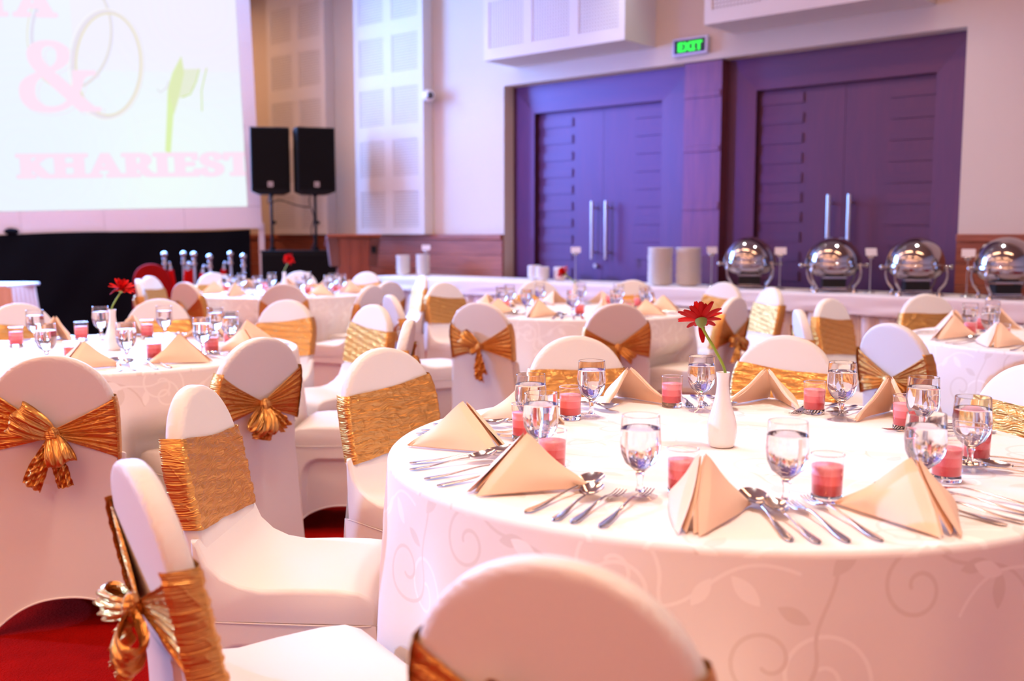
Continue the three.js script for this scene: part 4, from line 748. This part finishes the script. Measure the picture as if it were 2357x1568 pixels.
{
  const t = thing('bud_vase', '', 'vase');
  M('body', lathe(smooth([[0.0001, 0.0], [0.026, 0.0], [0.0295, 0.004], [0.0345, 0.028], [0.0355, 0.042], [0.032, 0.064], [0.0245, 0.090], [0.0175, 0.118], [0.0142, 0.142], [0.0142, 0.162], [0.0162, 0.1755], [0.0160, 0.177], [0.0146, 0.176], [0.0122, 0.162], [0.0122, 0.13], [0.0001, 0.11]], 70).map((p) => [Math.max(0, p.x), p.y]), 48), MAT.porcelain, t); proto.vase = t;
  const make = (head, axis, seed) => {
    const f = thing('gerbera', '', 'flower'), R = rng(seed), hd = V3(...head), ax = V3(...axis).normalize();
    M('stem', tube([[0, 0.118, 0], [0.006 * Math.sign(-head[0] || 1), 0.175, 0], [head[0] * 0.35, lerp(0.175, head[1], 0.42), head[2] * 0.3], [head[0] * 0.8, lerp(0.175, head[1], 0.75), head[2] * 0.75], [hd.x - ax.x * 0.012, hd.y - ax.y * 0.012, hd.z - ax.z * 0.012]], 0.0034, 40, 8), MAT.stem, f);
    const h = new THREE.Group(); h.name = 'head'; h.position.copy(hd); h.quaternion.setFromUnitVectors(V3(0, 1, 0), ax); f.add(h);
    M('calyx', lathe([[0, -0.016], [0.006, -0.014], [0.012, -0.006], [0.0145, 0.003], [0.010, 0.006], [0, 0.007]], 24), MAT.calyx, h);
    M('centre', new THREE.SphereGeometry(0.011, 16, 10).scale(1, 0.45, 1).translate(0, 0.008, 0), MAT.petalDark, h);
    for (let layer = 0; layer < 2; layer++) { const n = layer ? 17 : 21; for (let i = 0; i < n; i++) {
      const a = ((i + 0.5 * layer) / n) * 6.283 + (R() - 0.5) * 0.15, L = (layer ? 0.040 : 0.050) * (0.9 + R() * 0.2), up = layer ? 0.95 + R() * 0.25 : 0.52 + (R() - 0.5) * 0.4 - (R() < 0.12 ? 1.3 : 0), W = 0.0078;
      M('petal', grid((u, v) => { const r = 0.008 + L * v, w = W * Math.sin(Math.PI * (0.12 + 0.80 * v)) ** 0.7, s = (u - 0.5) * 2 * w, y = 0.003 + 0.004 * layer + Math.sin(up) * L * v - 0.25 * L * v * v * (1 - layer * 0.4) * 0.6 + 0.25 * w * (2 * u - 1) ** 2, q = Math.cos(up) * r; return [q * Math.cos(a) - s * Math.sin(a), y, q * Math.sin(a) + s * Math.cos(a)]; }, 4, 8), R() < 0.5 ? MAT.petal : MAT.petalDark, h);
    } }
    return f;
  };
  const fl = [[TABLES.front.c, [-0.040, 0.296, 0.036], [-0.40, 0.80, -0.46], 'red gerbera bending left out of the vase on the front table'], [TABLES.left.c, [0.03, 0.262, -0.03], [0.55, 0.9, 0.1], 'red gerbera leaning right out of the vase on the left table'], [TABLES.middle.c, [-0.06, 0.245, 0.03], [-0.3, 0.55, 0.7], 'red gerbera low over the middle table, beside the low bowl stacks'], [TABLES.farleft.c, [0.04, 0.285, -0.03], [0.35, 0.35, 0.85], 'red gerbera seen face-on against the black case']];
  fl.forEach(([c, head, axis, label], i) => { const f = make(head, axis, 60 + i); f.position.set(c[0], TOP + 0.001, c[1]); tag(f, label, 'flower'); });
  const VL = ['white porcelain bud vase with red gerbera at the middle of the front table', 'white porcelain bud vase with red gerbera on the left table', 'white porcelain bud vase standing on the middle table', 'white porcelain bud vase standing on the far left table'];
  [TABLES.front.c, TABLES.left.c, TABLES.middle.c, TABLES.farleft.c].forEach((c, i) => { const v = i ? dup(t, [c[0], TOP + 0.001, c[1]], 0, VL[i]) : t; if (!i) { v.position.set(c[0], TOP + 0.001, c[1]); v.userData.label = VL[0]; } });
}
{
  const polar = (c, r, deg) => [c[0] + r * Math.cos(deg * RAD), c[1] - r * Math.sin(deg * RAD)], out = (deg) => Math.atan2(Math.cos(deg * RAD), -Math.sin(deg * RAD)); // turn that points local +z outwards
  const R = rng(2024);
  // the front table: taken seat by seat
  const c = TABLES.front.c;
  for (const [x, z, o, k] of [[-1.471, -1.68, 1.51, 0], [-1.279, -1.36, -0.19, 0], [-0.827, -1.405, 0.36, 2], [-0.494, -1.676, 0.794, 0], [-0.336, -2.078, 1.368, 1], [-0.387, -2.375, 1.2, 0], [-1.005, -2.826, -2.9, 2], [-1.37, -2.813, -2.823, 0], [-1.761, -2.516, -2.155, 0], [-1.585, -2.03, 1.4, 1]]) lay('napkin' + k, 'front', x, z, o);
  [[168, 0.461], [-152, 0.461], [-116, 0.471], [-78, 0.522], [-48, 0.518], [-15, 0.53], [14, 0.535], [47, 0.498], [81, 0.512], [126, 0.467]].forEach(([a, r]) => lay('goblet', 'front', ...polar(c, r, a), R() * 6));
  [[134, 0.547], [92, 0.559], [175, 0.484], [-148, 0.472], [-107, 0.486], [-70, 0.471], [-38, 0.495], [0, 0.511], [23, 0.55], [62, 0.547]].forEach(([a, r]) => lay('juice', 'front', ...polar(c, r, a), R() * 6));
  [[-126, -121.5, -114, -109], [-89.5, -84.5, -81.5, -77], [-53.5, -50.5, -46, -41.5], [-22, -19, -14, -9], [13, 16, 20, 24], [52, 55, 59, 62], [84, 87, 92, 96], [118, 121, 125, 129], [157, 160, 165, 169], [-165, -161, -154, -150]].forEach((s) => {
    const lead = (s[0] + s[3]) / 2; ['bigSpoon', 'smallSpoon', 'smallFork', 'bigFork'].forEach((k, i) => { const r = [0.612, 0.652, 0.632, 0.615][i]; lay(k, 'front', ...polar(c, r, s[i]), out(s[i] + [6, 10, 4, 0][i] * 0.7 + 2) + (R() - 0.5) * 0.04); });
  });
  const generic = (name, base, list, jit) => { const q = TABLES[name].c; for (const k of list) {
    const a = base + 36 * k, J = () => (R() - 0.5) * jit, o = out(a + (R() - 0.5) * 90); const n = polar(q, 0.60, a + J());
    lay('napkin' + Math.floor(R() * 3), name, n[0] + 0.12 * Math.sin(o), n[1] + 0.12 * Math.cos(o), o);
    lay('goblet', name, ...polar(q, 0.49, a + 17 + J()), R() * 6); lay('juice', name, ...polar(q, 0.49, a + 27 + J()), R() * 6);
    lay('bigSpoon', name, ...polar(q, 0.612, a + 11 + J() * 0.2), out(a + 13)); lay('smallSpoon', name, ...polar(q, 0.64, a + 15 + J() * 0.2), out(a + 16));
    lay('smallFork', name, ...polar(q, 0.63, a - 15 + J() * 0.2), out(a - 14)); lay('bigFork', name, ...polar(q, 0.615, a - 11 + J() * 0.2), out(a - 11));
  } };
  generic('left', -37, [-1, 0, 1, 2, 3, 4, 5, 6], 5); generic('middle', -74, [0, 1, 2, 3, 4, 5, 6, 7, 8, 9], 6); generic('farleft', -77, [-1, 0, 1, 2, 3, 4, 5, 6, 7, 8], 6); generic('right', -111, [-1, 0, 7, 8], 4);
  const INFO = { goblet: ['stemmed goblet of water', 'goblets of water'], juice: ['short glass of pink juice', 'glasses of pink juice'], bigSpoon: ['large spoon', 'spoons'], smallSpoon: ['small spoon', 'spoons'], smallFork: ['smaller fork', 'forks'], bigFork: ['larger fork', 'forks'], napkin: ['peach napkin folded into a pyramid', 'folded peach napkins'] };
  const rows = new Map();
  for (const it of items) { const q = TABLES[it.table].c, near = (it.p.x - q[0]) * fwd.x + (it.p.z - q[1]) * fwd.z < 0, kind = it.kind.replace(/\d$/, ''); it.x = project(it.p)[0]; if (it.x < -25 || it.x > 2385) continue; const key = `${it.table}|${kind}|${near ? 'near' : 'far'}`; if (!rows.has(key)) rows.set(key, []); rows.get(key).push(it); }
  const usedProto = new Set();
  for (const [key, list] of rows) { const [tb, kind, side] = key.split('|'); list.sort((a, b) => a.x - b.x).forEach((it, i) => {
    const p = kind === 'napkin' ? proto.napkin[+it.kind.slice(-1)] : proto[kind], first = !usedProto.has(p); usedProto.add(p);
    const o = first ? p : dup(p, [0, 0, 0], 0); o.position.copy(it.p); o.position.y += 0.001; o.rotation.set(0, it.turn, 0);
    o.userData.label = `${INFO[kind][0]}, ${TABLES[tb].phrase}, ${ORD[i]} from left along its ${side} edge`; o.userData.group = `${INFO[kind][1]} on the ${TABLES[tb].phrase}`;
  }); }
}
renderer.render(scene, camera);
